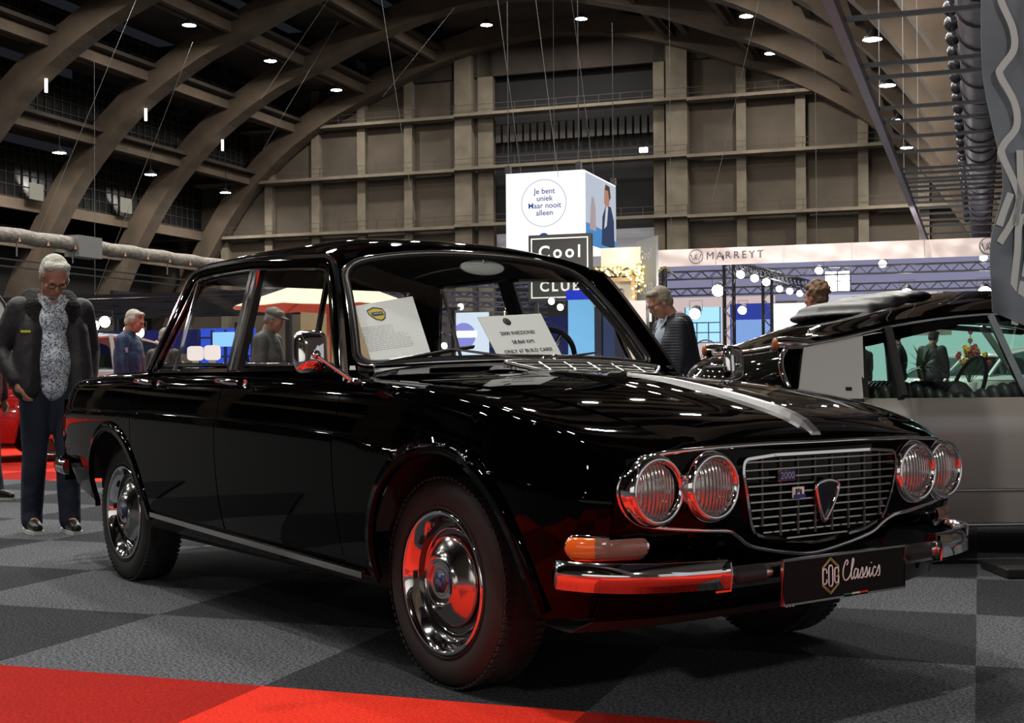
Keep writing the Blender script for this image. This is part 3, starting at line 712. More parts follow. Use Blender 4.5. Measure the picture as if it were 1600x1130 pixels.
strokes('script_lettering', cl, frame((.8925, -.012, .352), (0, 1, 0), (0, .18, 1)) @ Matrix.Scale(.0445, 4) @ Matrix.Diagonal((.95, .85, 1, 1)), .0021, MW, pl)
for sg in (-1, 1):
    for k in range(3): MB().lathe([(.003, 0), (.002, .003), (0, .003)], 8, 'x', c=(.892, sg*.23+k*.012-.01, .306)).build('plate_screw', M_chrome, pl)
# indicators
for sg in (-1, 1):
    segs = []
    for i in range(25):
        t = i/24
        if t < .5: x = .625+.10*(t/.5); q = side(min(x, .725), 1.9, 1); p = Vector((q.x, q.y, .478))
        else: y = .695-(t-.5)/.5*.105; p = Vector((fx(y, .478), y, .478))
        segs.append(Vector((p.x, sg*p.y, p.z)))
    def lens(i0, i1, rr, off):
        rows = []
        for i in range(i0, i1+1):
            d = segs[min(i+1, 24)]-segs[max(i-1, 0)]; n = Vector((abs(d.y)+.001, sg*abs(d.x), 0)).normalized()
            e = min(1, sqrt(max(0, 1-max(0, (abs(i-12)-9)/3.3)**2))); rows.append([segs[i]+Vector((0, 0, rr*e*sin(a_)))+n*(off*max(0, cos(a_))+.002) for a_ in [-pi/2+pi*k/8 for k in range(9)]])
        return MB().grid(rows, flip=sg > 0)
    base = lens(0, 24, .034, .010).build('indicator', M_chrome, car)
    lens(1, 9, .029, .017).build('amber_lens', mat('amber_plastic', (.75, .13, .015), .15, coat=.5, emit=(.8, .12, .01), es=.0), base)
    lens(9, 23, .029, .017).build('clear_lens', mat('smoky_clear_lens', (.20, .10, .08), .10, coat=1, bump=.4, bscale=120, bdist=.003), base)
# roof
T_rz = [(-2.30, 1.352), (-2.2, 1.393), (-2.0, 1.437), (-1.7, 1.462), (-1.3, 1.458), (-1.05, 1.432), (-.895, 1.397)]
GUT = [(-.54, .905), (-.682, 1.112), (-.784, 1.25), (-.850, 1.322), (-.905, 1.345), (-.978, 1.352), (-1.525, 1.381), (-1.894, 1.383), (-2.05, 1.374), (-2.128, 1.350), (-2.165, 1.29), (-2.237, 1.116), (-2.318, .955)]
def sy(z): return .74-(z-.92)*(.14/.46)
def SP(x, z, off=0, sg=-1): return Vector((x, sg*(sy(z)+off), z))
T_ge = [(-2.15, 1.330), (-2.05, 1.378), (-1.894, 1.388), (-1.525, 1.386), (-1.0, 1.358), (-.935, 1.350)]
def roof(u, s):
    xc = -.900-1.40*u; xe = -.935-1.212*u; x = xe+(xc-xe)*(1-abs(s)**2); ze = interp(T_ge, xe); zc = interp(T_rz, xc)
    return Vector((x, s*.608, ze+(zc-ze)*(1-abs(s)**2.8)))
rows = [[roof(i/40, -1+2*j/36) for j in range(37)] for i in range(41)]
rf = MB().grid(rows, flip=True).build('roof', M_paint, car, solid=.012, off=-1)
rows = [[roof(.02+i/40*.96, (-1+2*j/36)*.97)+Vector((0, 0, -.03)) for j in range(37)] for i in range(41)]
MB().grid(rows).build('headlining', M_lining, car)
# windscreen
MB().grid([[WS(-.985+1.97*i/24, .02+.96*j/14) for j in range(15)] for i in range(25)]).build('windscreen', M_glass, car)
rr = rounded([Vector((-.975, .03, 0)), Vector((.975, .03, 0)), Vector((.965, .965, 0)), Vector((-.965, .965, 0))], [.10, .10, .17, .17], 8)
# subdivide the long runs
def dens(P, d=.12):
    o_ = []
    for i in range(len(P)):
        a, b = P[i], P[(i+1) % len(P)]; n = max(1, int((b-a).length/d))
        for k in range(n): o_.append(a.lerp(b, k/n))
    return o_
rr = dens(rr, .06)
wo = [WS(p.x, p.y)+Vector((.41, 0, .37)).normalized()*.006 for p in rr]
MB().tube(wo, .011, 8, closed=True).build('windscreen_trim', M_chrome, car)
inn = [WS(p.x*.972, .5+(p.y-.5)*.955)+Vector((.41, 0, .37)).normalized()*.004 for p in rr]
MB().tube(inn, .010, 6, closed=True).build('windscreen_seal', M_rubber, car)
# header and A pillars
rows = [[WS(s, .95), WS(s, 1.0)+Vector((.003, 0, .004)), roof(0, s)+Vector((.0, 0, .001))] for s in [-1+2*j/30 for j in range(31)]]
MB().grid(rows, flip=False).build('windscreen_header', M_paint, car, solid=.01, off=0)
gp_ = [Vector((x, 0, z)) for x, z in GUT]
def gut_at(z):
    for i in range(5):
        (x0, z0), (x1, z1) = GUT[i], GUT[i+1]
        if z0 <= z <= z1: return x0+(x1-x0)*(z-z0)/(z1-z0)
    return GUT[0][0] if z < GUT[0][1] else GUT[5][0]
for sg in (-1, 1):
    rows = []
    for i in range(21):
        t = i/20*.99; p = WS(sg*.955, t); q = WS(sg*1.0, t); z = min(q.z+.0, 1.345); g0 = SP(gut_at(z), z, .004, sg)
        m_ = q.lerp(g0, .5)+Vector((.008, sg*.006, 0)); rows.append([p, q, m_, g0])
    MB().grid(rows, flip=(sg < 0)).build('windscreen_pillar', M_paint, car, solid=.012, off=-1)
    rows = []
    for i in range(15):
        t = .02+.94*i/14; p = WS(sg*.965, t)+Vector((-.018, 0, -.012)); rows.append([p, p+Vector((-.025, sg*.012, -.008)), p+Vector((-.05, sg*.026, -.012))])
    MB().grid(rows).build('pillar_trim', mat('grey_beige_trim', (.16, .155, .13), .8), car, solid=.006)
    # gutter
    gpath = smooth_path([SP(x, z, .008, sg) for x, z in GUT], 5)
    MB().tube(gpath, 1, prof=[(-.007, -.006), (.007, -.006), (.007, .008), (-.007, .008)], up=(0, sg, .3)).build('roof_gutter', M_chrome, car)
    # side frame strip between gutter and glass (roof rail)
    inner = [(-.62, .935), (-.735, 1.09), (-.815, 1.21), (-.868, 1.285), (-.905, 1.302), (-.978, 1.312), (-1.525, 1.346), (-1.88, 1.346), (-2.02, 1.340), (-2.062, 1.325), (-2.09, 1.27), (-2.18, 1.10), (-2.262, .95)]
    rows = []
    for (x0, z0), (x1, z1) in zip(GUT, inner):
        rows.append([SP(x0+(x1-x0)*k/3, z0+(z1-z0)*k/3, -.002+.006*sin(pi*k/3), sg) for k in range(4)])
    MB().grid(rows, flip=(sg > 0)).build('door_frame_rail', M_paint, car, solid=.012, off=-1)
    MB().tube([SP(x, z, .004, sg) for x, z in inner], 1, prof=[(-.004, -.007), (.006, -.007), (.006, .007), (-.004, .007)], up=(0, sg, .3)).build('window_trim', M_chrome, car)
    # B pillar: two chrome door frames side by side
    for x0, x1, nm in ((-1.484, -1.522, 'rear_door_frame'), (-1.440, -1.482, 'front_door_frame')):
        MB().tube([SP(x0, .945, .004, sg), SP(x1, 1.345, .004, sg)], 1, prof=[(-.006, -.015), (.006, -.012), (.006, .012), (-.006, .015)], up=(0, sg, .3)).build(nm, M_chrome, car)
    MB().tube([SP(-1.462, .945, -.01, sg), SP(-1.502, 1.345, -.01, sg)], 1, prof=[(-.02, -.038), (.004, -.038), (.004, .038), (-.02, .038)], up=(0, sg, .3)).build('centre_pillar', M_mblack, car)
    # quarter light dividers
    MB().tube([SP(-2.03, .95, .002, sg), SP(-2.040, 1.338, .002, sg)], 1, prof=[(-.006, -.007), (.006, -.006), (.006, .006), (-.006, .007)], up=(0, sg, .3)).build('rear_quarter_bar', M_chrome, car)
    MB().tube([SP(-.800, .95, .002, sg), SP(-.835, 1.06, .002, sg), SP(-.880, 1.298, .002, sg)], 1, prof=[(-.008, -.009), (.007, -.008), (.007, .008), (-.008, .009)], up=(0, sg, .3)).build('vent_window_bar', M_chrome, car)
    # belt strip
    MB().tube([Vector((x, sg*.715, .948)) for x in [-2.36+i*.1 for i in range(19)]], 1, prof=[(-.007, -.012), (.007, -.010), (.007, .010), (-.007, .012)], up=(0, 0, 1)).build('belt_strip', M_chrome, car)
    # glass
    def sheet(name, q):
        MB().quad(*[SP(x, z, -.008, sg) for x, z in q]).build(name, M_glass, car)
    sheet('front_door_glass', [(-1.43, .945), (-.80, .945), (-.88, 1.30), (-1.475, 1.34)])
    sheet('vent_window_glass', [(-.80, .945), (-.60, .945), (-.86, 1.29), (-.88, 1.30)])
    sheet('rear_door_glass', [(-2.03, .945), (-1.49, .945), (-1.53, 1.345), (-2.04, 1.345)])
    sheet('quarter_glass', [(-2.265, .945), (-2.03, .945), (-2.04, 1.34), (-2.07, 1.32)])
    # door handles
    for hx_ in (-2.20, -1.345):
        yb = side(hx_, 5.4, 1).y
        h_ = MB().tube([Vector((hx_-.085, sg*yb, .903)), Vector((hx_-.07, sg*(yb+.035), .907)), Vector((hx_+.04, sg*(yb+.038), .902)), Vector((hx_+.075, sg*(yb+.018), .898))], [.012, .011, .012, .010], 8, flat=1.3).build('door_handle', M_chrome, car)
        MB().lathe([(.018, 0), (.016, .012), (0, .014)], 12, 'y', c=(hx_+.09, sg*(yb+.0), .895)).build('lock_button', M_chrome, h_)
    # door mirror
    mc = Vector((-.535 if sg < 0 else -.47, sg*(.885 if sg < 0 else .955), .998 if sg < 0 else .965))
    mir = MB()
    Mr = Matrix.Rotation(radians(12*sg), 3, 'Z') @ Matrix.Rotation(radians(-4), 3, 'Y')
    rows = []
    for d_, k in ((.0, 1.0), (.008, 1.03), (.016, 1.0), (.030, .88), (.038, .62), (.041, .3), (.0415, .02)):
        row = []
        for a_ in range(32):
            t = 2*pi*a_/32; c_, s_ = cos(t), sin(t); ex = .45
            row.append(mc+Mr @ Vector((d_, .054*k*abs(c_)**ex*(1 if c_ > 0 else -1), .068*k*abs(s_)**ex*(1 if s_ > 0 else -1))))
        rows.append(row)
    mir.grid(rows, closeu=True); mo = mir.build('door_mirror', M_chrome, car)
    MB().poly([mc+Mr @ Vector((-.001, p.y, p.z)) for p in rounded([Vector((0, -.05, -.064)), Vector((0, .05, -.064)), Vector((0, .05, .064)), Vector((0, -.05, .064))], .02)], Mr @ Vector((.002, 0, 0))).build('mirror_glass', M_chrome, mo)
    MB().lathe([(.016, .0), (.014, .012), (0, .017)], 12, 'x', c=tuple(mc+Vector((.036, 0, -.008)))).build('mirror_pivot', M_chrome, mo)
    MB().tube([mc+Vector((.045, 0, -.012)), Vector((-.485, sg*.83, .95)), Vector((-.47, sg*.765, .905))], [.006, .006, .009], 8).build('mirror_stalk', M_chrome, mo)
    MB().lathe([(.024, 0), (.022, .006), (.01, .014), (0, .015)], 14, 'z', c=(-.47, sg*.760, .90)).build('mirror_foot', M_chrome, mo)
# rear screen and C pillars
def RB(s): return Vector((-2.64+.05*s*s, s*.60, .965))
def RT(s): return Vector((-2.30+.135*abs(s)**2, s*.545, 1.352-.012*s*s))
def RS(s, t): return RB(s).lerp(RT(s), t)+Vector((-.02*sin(pi*t), 0, .015*sin(pi*t)))
MB().grid([[RS(-1+2*i/16, j/8) for j in range(9)] for i in range(17)], flip=True).build('rear_screen', M_glass, car)
ro = dens(rounded([Vector((-.98, .02, 0)), Vector((.98, .02, 0)), Vector((.97, .97, 0)), Vector((-.97, .97, 0))], [.08, .08, .15, .15], 6), .08)
MB().tube([RS(p.x, p.y)+Vector((-.006, 0, .006)) for p in ro], .011, 8, closed=True).build('rear_screen_trim', M_chrome, car)
for sg in (-1, 1):
    rows = []
    for i in range(15):
        t = i/14; g0 = SP(-2.318+.188*t, .94+.405*t, .004, sg); q = RS(sg*.97, t); rows.append([g0, g0.lerp(q, .35)+Vector((-.01, sg*.022, 0)), g0.lerp(q, .7)+Vector((-.012, sg*.018, 0)), q])
    MB().grid(rows, flip=(sg < 0)).build('rear_pillar', M_paint, car, solid=.012, off=-1)
    rows = [[roof(1, sg*s), RS(sg*min(1, s), 1.0)] for s in [i/10 for i in range(11)]]
    MB().grid(rows, flip=(sg < 0)).build('rear_header', M_paint, car, solid=.008)
# boot lid and tail
def deck(x, s):
    yy, zz = side_pts(x); ys, zs = yy[-1]-.004, zz[-1]; zc = interp([(-3.60, .83), (-3.5, .885), (-3.35, .922), (-3.1, .945), (-2.62, .966)], x)
    return Vector((x, s*ys, zs+(zc-zs)*(1-abs(s)**2.4)))
MB().grid([[deck(-2.62-.98*i/24, -1+2*j/24) for j in range(25)] for i in range(25)], flip=True).build('boot_lid', M_paint, car, solid=.006, off=-1)
rows = []
for j in range(31):
    y = -.69+1.38*j/30; k = 1-(abs(y)/.69)**4; col = []
    ztop = deck(-3.60, max(-1, min(1, y/.6))).z if abs(y) < .6 else .815
    for i in range(13): z = ztop-(ztop-.40)*i/12; col.append(Vector((-3.60-(.10*sin(pi*min(1, .15+i/12))+.02)*k, y, z)))
    rows.append(col)
MB().grid(rows, flip=False).build('tail_panel', M_paint, car, solid=.006)
rows = [[RS(s, .0)+Vector((0, 0, .0)), Vector((-2.62, s*.60, .955)), ] for s in [-1+j/8 for j in range(17)]]
MB().grid(rows).build('rear_shelf_edge', M_paint, car, solid=.01)
tabr = [(-3.77, 0), (-3.76, .35), (-3.72, .55), (-3.63, .68), (-3.50, .755), (-3.36, .79), (-3.24, .795)]
pr_ = smooth_path([Vector((x, y, .49)) for x, y in tabr], 6); full = [Vector((p.x, -p.y, p.z)) for p in reversed(pr_[1:])]+pr_
mb = MB().tube(full, 1, prof=[(-.042, .010), (-.030, -.014), (0, -.022), (.030, -.014), (.038, .010)][::-1], up=(0, 0, 1)); mb.sm = [True]*len(mb.sm); mb.build('rear_bumper', M_chrome, car)
for sg in (-1, 1):
    MB().box((-3.64, sg*.60, .68), (.06, .12, .10)).build('tail_lamp', mat('tail_lamp_red', (.4, .02, .02), .2, coat=1), car, bevel=.02)
# wheels
def wheel(name='wheel'):
    w_ = bpy.data.objects.new(name, None); COL.objects.link(w_); w_.parent = car
    # outward is -y
    ty = [(.200, -.055), (.208, -.074), (.222, -.083), (.250, -.087), (.278, -.084), (.296, -.074), (.306, -.058), (.310, -.03), (.3105, 0), (.310, .03), (.306, .058), (.296, .074), (.278, .084), (.250, .087), (.222, .083), (.208, .07), (.200, .055), (.200, -.055)]
    t = MB().lathe(ty, 96, 'y', flip=False).build('tyre', M_tyre, w_)
    tr_ = MB()
    for k in range(84):
        a = 2*pi*k/84
        for yy in (-.060, .060): 
            M3 = Matrix.Rotation(-a, 3, 'Y'); tr_.box(M3 @ Vector((.3085, yy, 0)), (.006, .030, .014), rot=M3)
    tr_.build('tread_block', M_tyre, t, stuff=True)
    MB().lathe([(.223, -.083), (.2235, -.0865), (.219, -.086)], 72, 'y').build('sidewall_rib', M_tyre, t)
    MB().lathe([(.202, -.060), (.212, -.074), (.214, -.083), (.207, -.088), (.200, -.084), (.192, -.072), (.184, -.056), (.180, -.048)], 72, 'y').build('trim_ring', M_chrome, w_)
    MB().lathe([(.181, -.048), (.172, -.038), (.160, -.033), (.130, -.040), (.06, -.05), (0, -.05)], 72, 'y').build('wheel_disc', mat('wheel_disc_black', (.008, .008, .008), .2, coat=1), w_)
    MB().lathe([(.1605, -.034), (.158, -.042), (.155, -.042), (.152, -.035)], 72, 'y').build('disc_rim_ring', M_chrome, w_)
    hc = MB().lathe([(.136, -.045), (.137, -.054), (.131, -.058), (.118, -.066), (.095, -.076), (.078, -.081), (.074, -.086), (.070, -.090), (.064, -.088), (.060, -.084), (.035, -.086), (0, -.087)], 72, 'y').build('hub_cap', M_chromed, w_)
    MB().lathe([(.034, -.084), (.033, -.090), (0, -.091)], 6, 'y', c=(0, 0, 0)).build('hub_emblem', mat('hub_emblem_blue', (.03, .035, .10), .3, metal=.3), hc)
    MB().box((0, -.0925, 0), (.034, .003, .012), rot=Matrix.Rotation(.3, 3, 'Y')).build('emblem_bar', M_chromed, hc)
    for k in range(10):
        a = 2*pi*k/10; M3 = Matrix.Rotation(-a, 3, 'Y'); MB().box(M3 @ Vector((.181, -.058, 0)), (.012, .010, .022), rot=M3).build('vent_slot', M_mblack, w_)
    return w_
w0 = wheel(); w0.location = (0, -.655, .3105)
for x, y in ((-2.65, -.645), (0, .655), (-2.65, .645)):
    c = copy_tree(w0, car); c.location = (x, y, .3105)
    if y > 0: c.rotation_euler = (0, 0, pi)
    else: c.rotation_euler = (0, .7, 0)
for x in (0, -2.65): MB().tube([(x, -.6, .31), (x, .6, .31)], .045, 10).build('axle', M_mblack, car)
# interior
MB().grid([[WS(s, .02)+Vector((-.03, 0, -.022)), WS(s, .02)+Vector((-.16, 0, -.006)), WS(s, .02)+Vector((-.30, 0, -.004)), WS(s, .02)+Vector((-.34, 0, -.05)), WS(s, .02)+Vector((-.34, 0, -.30))] for s in [-.97+1.94*j/20 for j in range(21)]], flip=True).build('dashboard', M_leather, car, solid=.012)
def seat(x, y, w_, ztop, zs, nm):
    s_ = bpy.data.objects.new(nm, None); COL.objects.link(s_); s_.parent = car; s_.location = (x, y, 0)
    MB().box((.22, 0, zs-.08), (.52, w_, .16)).build('seat_cushion', M_leather, s_, bevel=.045)
    b_ = MB(); n = max(3, int(w_/.075))
    for k in range(n):
        yy = -w_/2+(k+.5)*w_/n; hh = ztop-zs
        rows = [[Vector((-.02-.16*t+.06*c_*(1-.3*t), yy+.5*w_/n*s2, zs-.02+hh*t+.035*max(0, 0))) for c_, s2 in [(cos(q), sin(q)) for q in [-pi/2+pi*m_/6 for m_ in range(7)]]]+[Vector((-.12-.16*t, yy+.5*w_/n*s2, zs-.02+hh*t)) for s2 in (1, -1)] for t in (0, .3, .6, .9, .97, 1.0)]
        for q in range(len(rows[-1])): rows[-1][q] = rows[-1][q]*.999+Vector((-.02, 0, 0))
        b_.grid(rows, closeu=True); b_.add(rows[-1], [tuple(range(9))], False)
    b_.build('seat_back', M_leather, s_)
    return s_
seat(-1.35, -.34, .54, .90, .50, 'front_seat'); seat(-1.35, .34, .54, .90, .50, 'front_seat'); seat(-2.18, 0, 1.28, .955, .52, 'rear_bench')
MB().grid([[Vector((-2.30, y, .94)), Vector((-2.60, y, .955))] for y in [-.62+i*.31 for i in range(5)]]).build('parcel_shelf', M_lining, car, solid=.01)
for sg in (-1, 1): MB().grid([[Vector((x, sg*.68, .30)), Vector((x, sg*.69, .93))] for x in (-2.3, -1.4, -.5)]).build('door_card', M_leather, car)
MB().box((-1.3, 0, .40), (2.2, 1.3, .04)).build('cabin_floor', M_lining, car)
stc = Vector((-.98, .36, .93)); stM = Matrix.Rotation(radians(-62), 3, 'Y')
sw = MB().tube([stc+stM @ Vector((.195*cos(2*pi*k/40), .195*sin(2*pi*k/40), 0)) for k in range(40)], .011, 8, closed=True).build('steering_wheel', M_mblack, car)
for a in (.4, 2.74, -pi/2): MB().tube([stc+stM @ Vector((.19*cos(a), .19*sin(a), 0)), stc+stM @ Vector((0, 0, -.03))], .008, 6).build('wheel_spoke', M_chromed, sw)
MB().tube([stc+stM @ Vector((0, 0, -.02)), Vector((-.70, .36, .80))], .022, 8).build('steering_column', M_mblack, sw)
rv = MB().ell(WS(.08, .86)+Vector((-.07, 0, -.005)), (.012, .105, .030), 20, 10).build('rear_view_mirror', mat('mirror_back_grey', (.62, .68, .66), .4), car)
MB().tube([WS(.08, .95)+Vector((-.02, 0, 0)), WS(.08, .86)+Vector((-.065, 0, 0))], .006, 6).build('mirror_arm', M_chromed, rv)
# wipers
def wiper(pv, el, b0, b1):
    n = Vector((.41, 0, .37)).normalized()
    def on(s, t, o): return WS(s, t)+n*o
    P = on(*pv, .018); E_ = on(*el, .022)
    a_ = MB().tube([P, P.lerp(E_, .35), E_], [.007, .0055, .0035], 8).build('wiper_arm', M_chromed, car)
    MB().lathe([(.014, -.02), (.014, .008), (.008, .016), (0, .017)], 12, 'z', c=tuple(P)).build('wiper_spindle', M_chromed, a_)
    B = [on(b0[0]+(b1[0]-b0[0])*k/8, b0[1]+(b1[1]-b0[1])*k/8, .010) for k in range(9)]
    MB().tube(B, 1, prof=[(-.008, -.002), (.006, -.003), (.006, .003), (-.008, .002)], up=n).build('wiper_blade', M_rubber, a_)
    MB().tube([b+n*.008 for b in B[1:-1]], .003, 6).build('blade_holder', M_chromed, a_)
wiper((.02, .0), (-.52, .10), (-.88, .035), (-.36, .12)); wiper((.10, .02), (.42, .07), (.0, .035), (.70, .04))
# sheets of paper on the dashboard (things of their own)
def sheet_card(name, label, cat, cs, th=.002):
    c = [Vector(q) for q in cs]  # tl, tr, br, bl
    o = thing(name, label, cat, tuple(c[3])); L = [q-c[3] for q in c]
    n = (L[1]-L[0]).cross(L[3]-L[0]).normalized()
    if n.x < 0: n = -n
    MB().poly([L[0], L[3], L[2], L[1]], -n*th).build('card', M_paper, o)
    x = (L[2]-L[3]); y = (L[0]-L[3]); Mx = frame(Vector((0, 0, 0))+n*.0012, x, y)
    return o, Mx, x.length, y.length
s1, Mx, wx, hy = sheet_card('information_sheet', 'tall white paper sheet with yellow shield logo leaning inside the windscreen, left of two', 'paper', [(-.800, -.572, 1.167), (-.842, -.304, 1.212), (-.628, -.352, .966), (-.594, -.610, .934)])
TR = lambda x, y: Mx @ Matrix.Translation((x, y, 0))
shl = [(-.034, .020), (0, .030), (.034, .020), (.036, .0), (.02, -.024), (0, -.032), (-.02, -.024), (-.036, .0)]
b_ = MB().poly([TR(.165, hy*.80) @ Vector((x*1.0, y*1.0, 0)) for x, y in shl], (0, 0, .0006)).build('shield_logo', mat('logo_yellow', (.75, .58, .10), .5), s1)
MB().tube([TR(.165, hy*.80) @ Vector((x, y, .0005)) for x, y in shl], .0022, 4, closed=True).build('logo_outline', mat('logo_navy', (.02, .03, .10), .5), b_)
MB().poly([TR(.165, hy*.80) @ Vector((x, y, .0012)) for x, y in ((-.025, .008), (.025, .008), (.025, -.008), (-.025, -.008))], (.0004, 0, 0)).build('logo_band', mat('logo_navy', (.02, .03, .10), .5), b_)
text('logo_word', 'LANCIA', .012, mat('logo_word_white', (.8, .8, .8), .5), b_, TR(.165, hy*.80) @ Matrix.Translation((0, 0, .0018)), .0002)
lines = MB(); rnd = random.Random(3)
for k in range(14):
    y = hy*(.62-k*.026); x = .03
    while x < wx-.035:
        w_ = rnd.uniform(.006, .022); lines.poly([TR(x, y) @ Vector(q) for q in ((0, 0, 0), (w_, 0, 0), (w_, .0018, 0), (0, .0018, 0))], (0, 0, .0003)); x += w_+.004
lines.build('print_lines', mat('grey_print', (.45, .45, .47), .6), s1, stuff=True)
MB().poly([TR(.008, .012) @ Vector(q) for q in ((0, 0, 0), (.11, 0, 0), (.11, .028, 0), (0, .028, 0))], (0, 0, .0005)).build('footer_block', M_ink, s1)
fl_ = MB()
for k in range(3): fl_.poly([TR(.014, .018+k*.007) @ Vector(q) for q in ((0, 0, .0007), (.09-.02*k, 0, .0007), (.09-.02*k, .002, .0007), (0, .002, .0007))], (0, 0, .0003))
fl_.build('footer_print', M_paper, s1, stuff=True)
s2, Mx2, wx2, hy2 = sheet_card('information_card', 'white card reading 2000 INIEZIONE leaning inside the middle of the windscreen', 'paper', [(-.745, -.083, 1.137), (-.768, .230, 1.158), (-.620, .222, .983), (-.598, -.082, .965)])
for i, tx in enumerate(('2000 INIEZIONE!', '58.860 KM!', 'ONLY 67 BUILD CARS!')):
    text('card_line', tx, .0235, M_ink, s2, Mx2 @ Matrix.Translation((wx2*.53, hy2*(.60-.195*i), .0006)), .0004, xs=1.0)
lg = MB().lathe([(0, .0006), (.018, .0006), (.018, .0)], 28, 'z', M=(Mx2 @ Matrix.Translation((wx2*.47, hy2*.86, 0)))).build('round_logo', M_ink, s2)
MB().tube([(Mx2 @ Matrix.Translation((wx2*.47, hy2*.86, .001))) @ Vector((.009*cos(2*pi*k/16), .009*sin(2*pi*k/16), 0)) for k in range(16)], .0011, 4, closed=True).build('logo_ring', mat('logo_grey', (.35, .35, .35), .5), lg)
# =================================================================== PEOPLE
def capsule(mb, a, ra, b, rb, n=12, flat=None):
    a = Vector(a); b = Vector(b); d = b-a; L = d.length
    if L < 1e-5: return mb.ell(a, (ra, ra, ra), n, 8)
    z = d/L; x = z.cross(Vector((0, 1, 0)) if abs(z.y) < .9 else Vector((1, 0, 0))).normalized(); y = z.cross(x)
    fx_, fy_ = (1, 1)
    rows = []
    for i in range(5): t = pi*(1-i/4)/2; rows.append((ra*cos(t) if i else 0.0005, -ra*sin(t)))
    for i in range(5): t = pi/2*i/4; rows.append((rb*cos(t) if i < 4 else .0005, L+rb*sin(t)))
    R = []
    for r, h in rows: R.append([a+z*h+x*r*cos(2*pi*k/n)+y*r*sin(2*pi*k/n) for k in range(n)])
    return mb.grid(R, closeu=True, flip=False)
class Blob(MB):
    def cap(s, a, ra, b, rb): capsule(s, a, ra, b, rb); return s
    def chain(s, *pr):
        for (a, ra), (b, rb) in zip(pr[:-1], pr[1:]): s.cap(a, ra, b, rb)
        return s
    def e(s, c, r, M=None): s.ell(c, r, 16, 10, M); return s
    def blob(s, name, material, parent, vox=.012, smooth=3, disp=None):
        import bmesh
        me = bpy.data.meshes.new(name); me.from_pydata([tuple(v) for v in s.v], [], s.f)
        bm = bmesh.new(); bm.from_mesh(me); bmesh.ops.remove_doubles(bm, verts=bm.verts, dist=1e-4)
        for v in range(1): pass
        bmesh.ops.recalc_face_normals(bm, faces=bm.faces); bm.to_mesh(me); bm.free(); me.materials.append(material)
        o = bpy.data.objects.new(name, me); COL.objects.link(o)
        k = o.modifiers.new('r', 'REMESH'); k.mode = 'VOXEL'; k.voxel_size = vox; k.use_smooth_shade = True
        k = o.modifiers.new('s', 'SMOOTH'); k.iterations = smooth; k.factor = .5
        dg = bpy.context.evaluated_depsgraph_get(); m2 = bpy.data.meshes.new_from_object(o.evaluated_get(dg)); bpy.data.objects.remove(o)
        m2.polygons.foreach_set('use_smooth', [True]*len(m2.polygons))
        o = bpy.data.objects.new(name, m2); COL.objects.link(o)
        if parent: o.parent = parent
        return o
M_skin = mat('skin', (.50, .25, .17), .55, noise=.6, nscale=14, col2=(.40, .17, .11))
M_eye = mat('eye_dark', (.03, .02, .02), .2)
def puff(name, col, quilt=0, rough=.6):
    m = mat(name, col, rough, bump=.5 if not quilt else 0, bscale=9, bdist=.03)
    if quilt:
        nt = m.node_tree; tc = nt.nodes.new('ShaderNodeTexCoord'); wv = nt.nodes.new('ShaderNodeTexWave'); wv.bands_direction = 'Z'; wv.inputs['Scale'].default_value = quilt; wv.inputs['Distortion'].default_value = .8
        b = nt.nodes.new('ShaderNodeBump'); b.inputs['Strength'].default_value = .3; b.inputs['Distance'].default_value = .006
        nt.links.new(tc.outputs['Object'], wv.inputs['Vector']); nt.links.new(wv.outputs['Fac'], b.inputs['Height']); nt.links.new(b.outputs['Normal'], nt.nodes['Principled BSDF'].inputs['Normal'])
    return m
def hand(B_, wrist, d, palm_n, s=1.0, curl=.5, thumb=1):
    """palm plus five fingers; d = direction of the fingers, palm_n = palm normal"""
    d = Vector(d).normalized(); n = Vector(palm_n); n = (n-d*n.dot(d)).normalized(); sd = d.cross(n)
    w_ = Vector(wrist); pc = w_+d*.05*s
    B_.e(pc, (.030*s,)*3); B_.cap(w_, .024*s, w_+d*.07*s+sd*.018*s, .017*s); B_.cap(w_, .024*s, w_+d*.07*s-sd*.018*s, .016*s)
    for i, (o_, L) in enumerate(((-.028, .060), (-.010, .075), (.010, .080), (.027, .072))):
        k0 = w_+d*.088*s+sd*o_*s; a1 = curl*.7; a2 = curl*1.6
        k1 = k0+(d*cos(a1)+n*sin(a1))*L*.45*s; k2 = k1+(d*cos(a2)+n*sin(a2))*L*.35*s; k3 = k2+(d*cos(a2*1.4)+n*sin(a2*1.4))*L*.2*s
        B_.chain((k0-d*.02*s, .0105*s), (k0, .0100*s), (k1, .0090*s), (k2, .0082*s), (k3, .007*s))
    t0 = w_+d*.03*s+sd*.025*thumb*s; t1 = t0+(d*.6+sd*thumb*.8+n*.2).normalized()*.035*s; t2 = t1+(d*.9+sd*thumb*.25+n*.35).normalized()*.03*s
    B_.chain((t0, .014*s), (t1, .0115*s), (t2, .009*s))
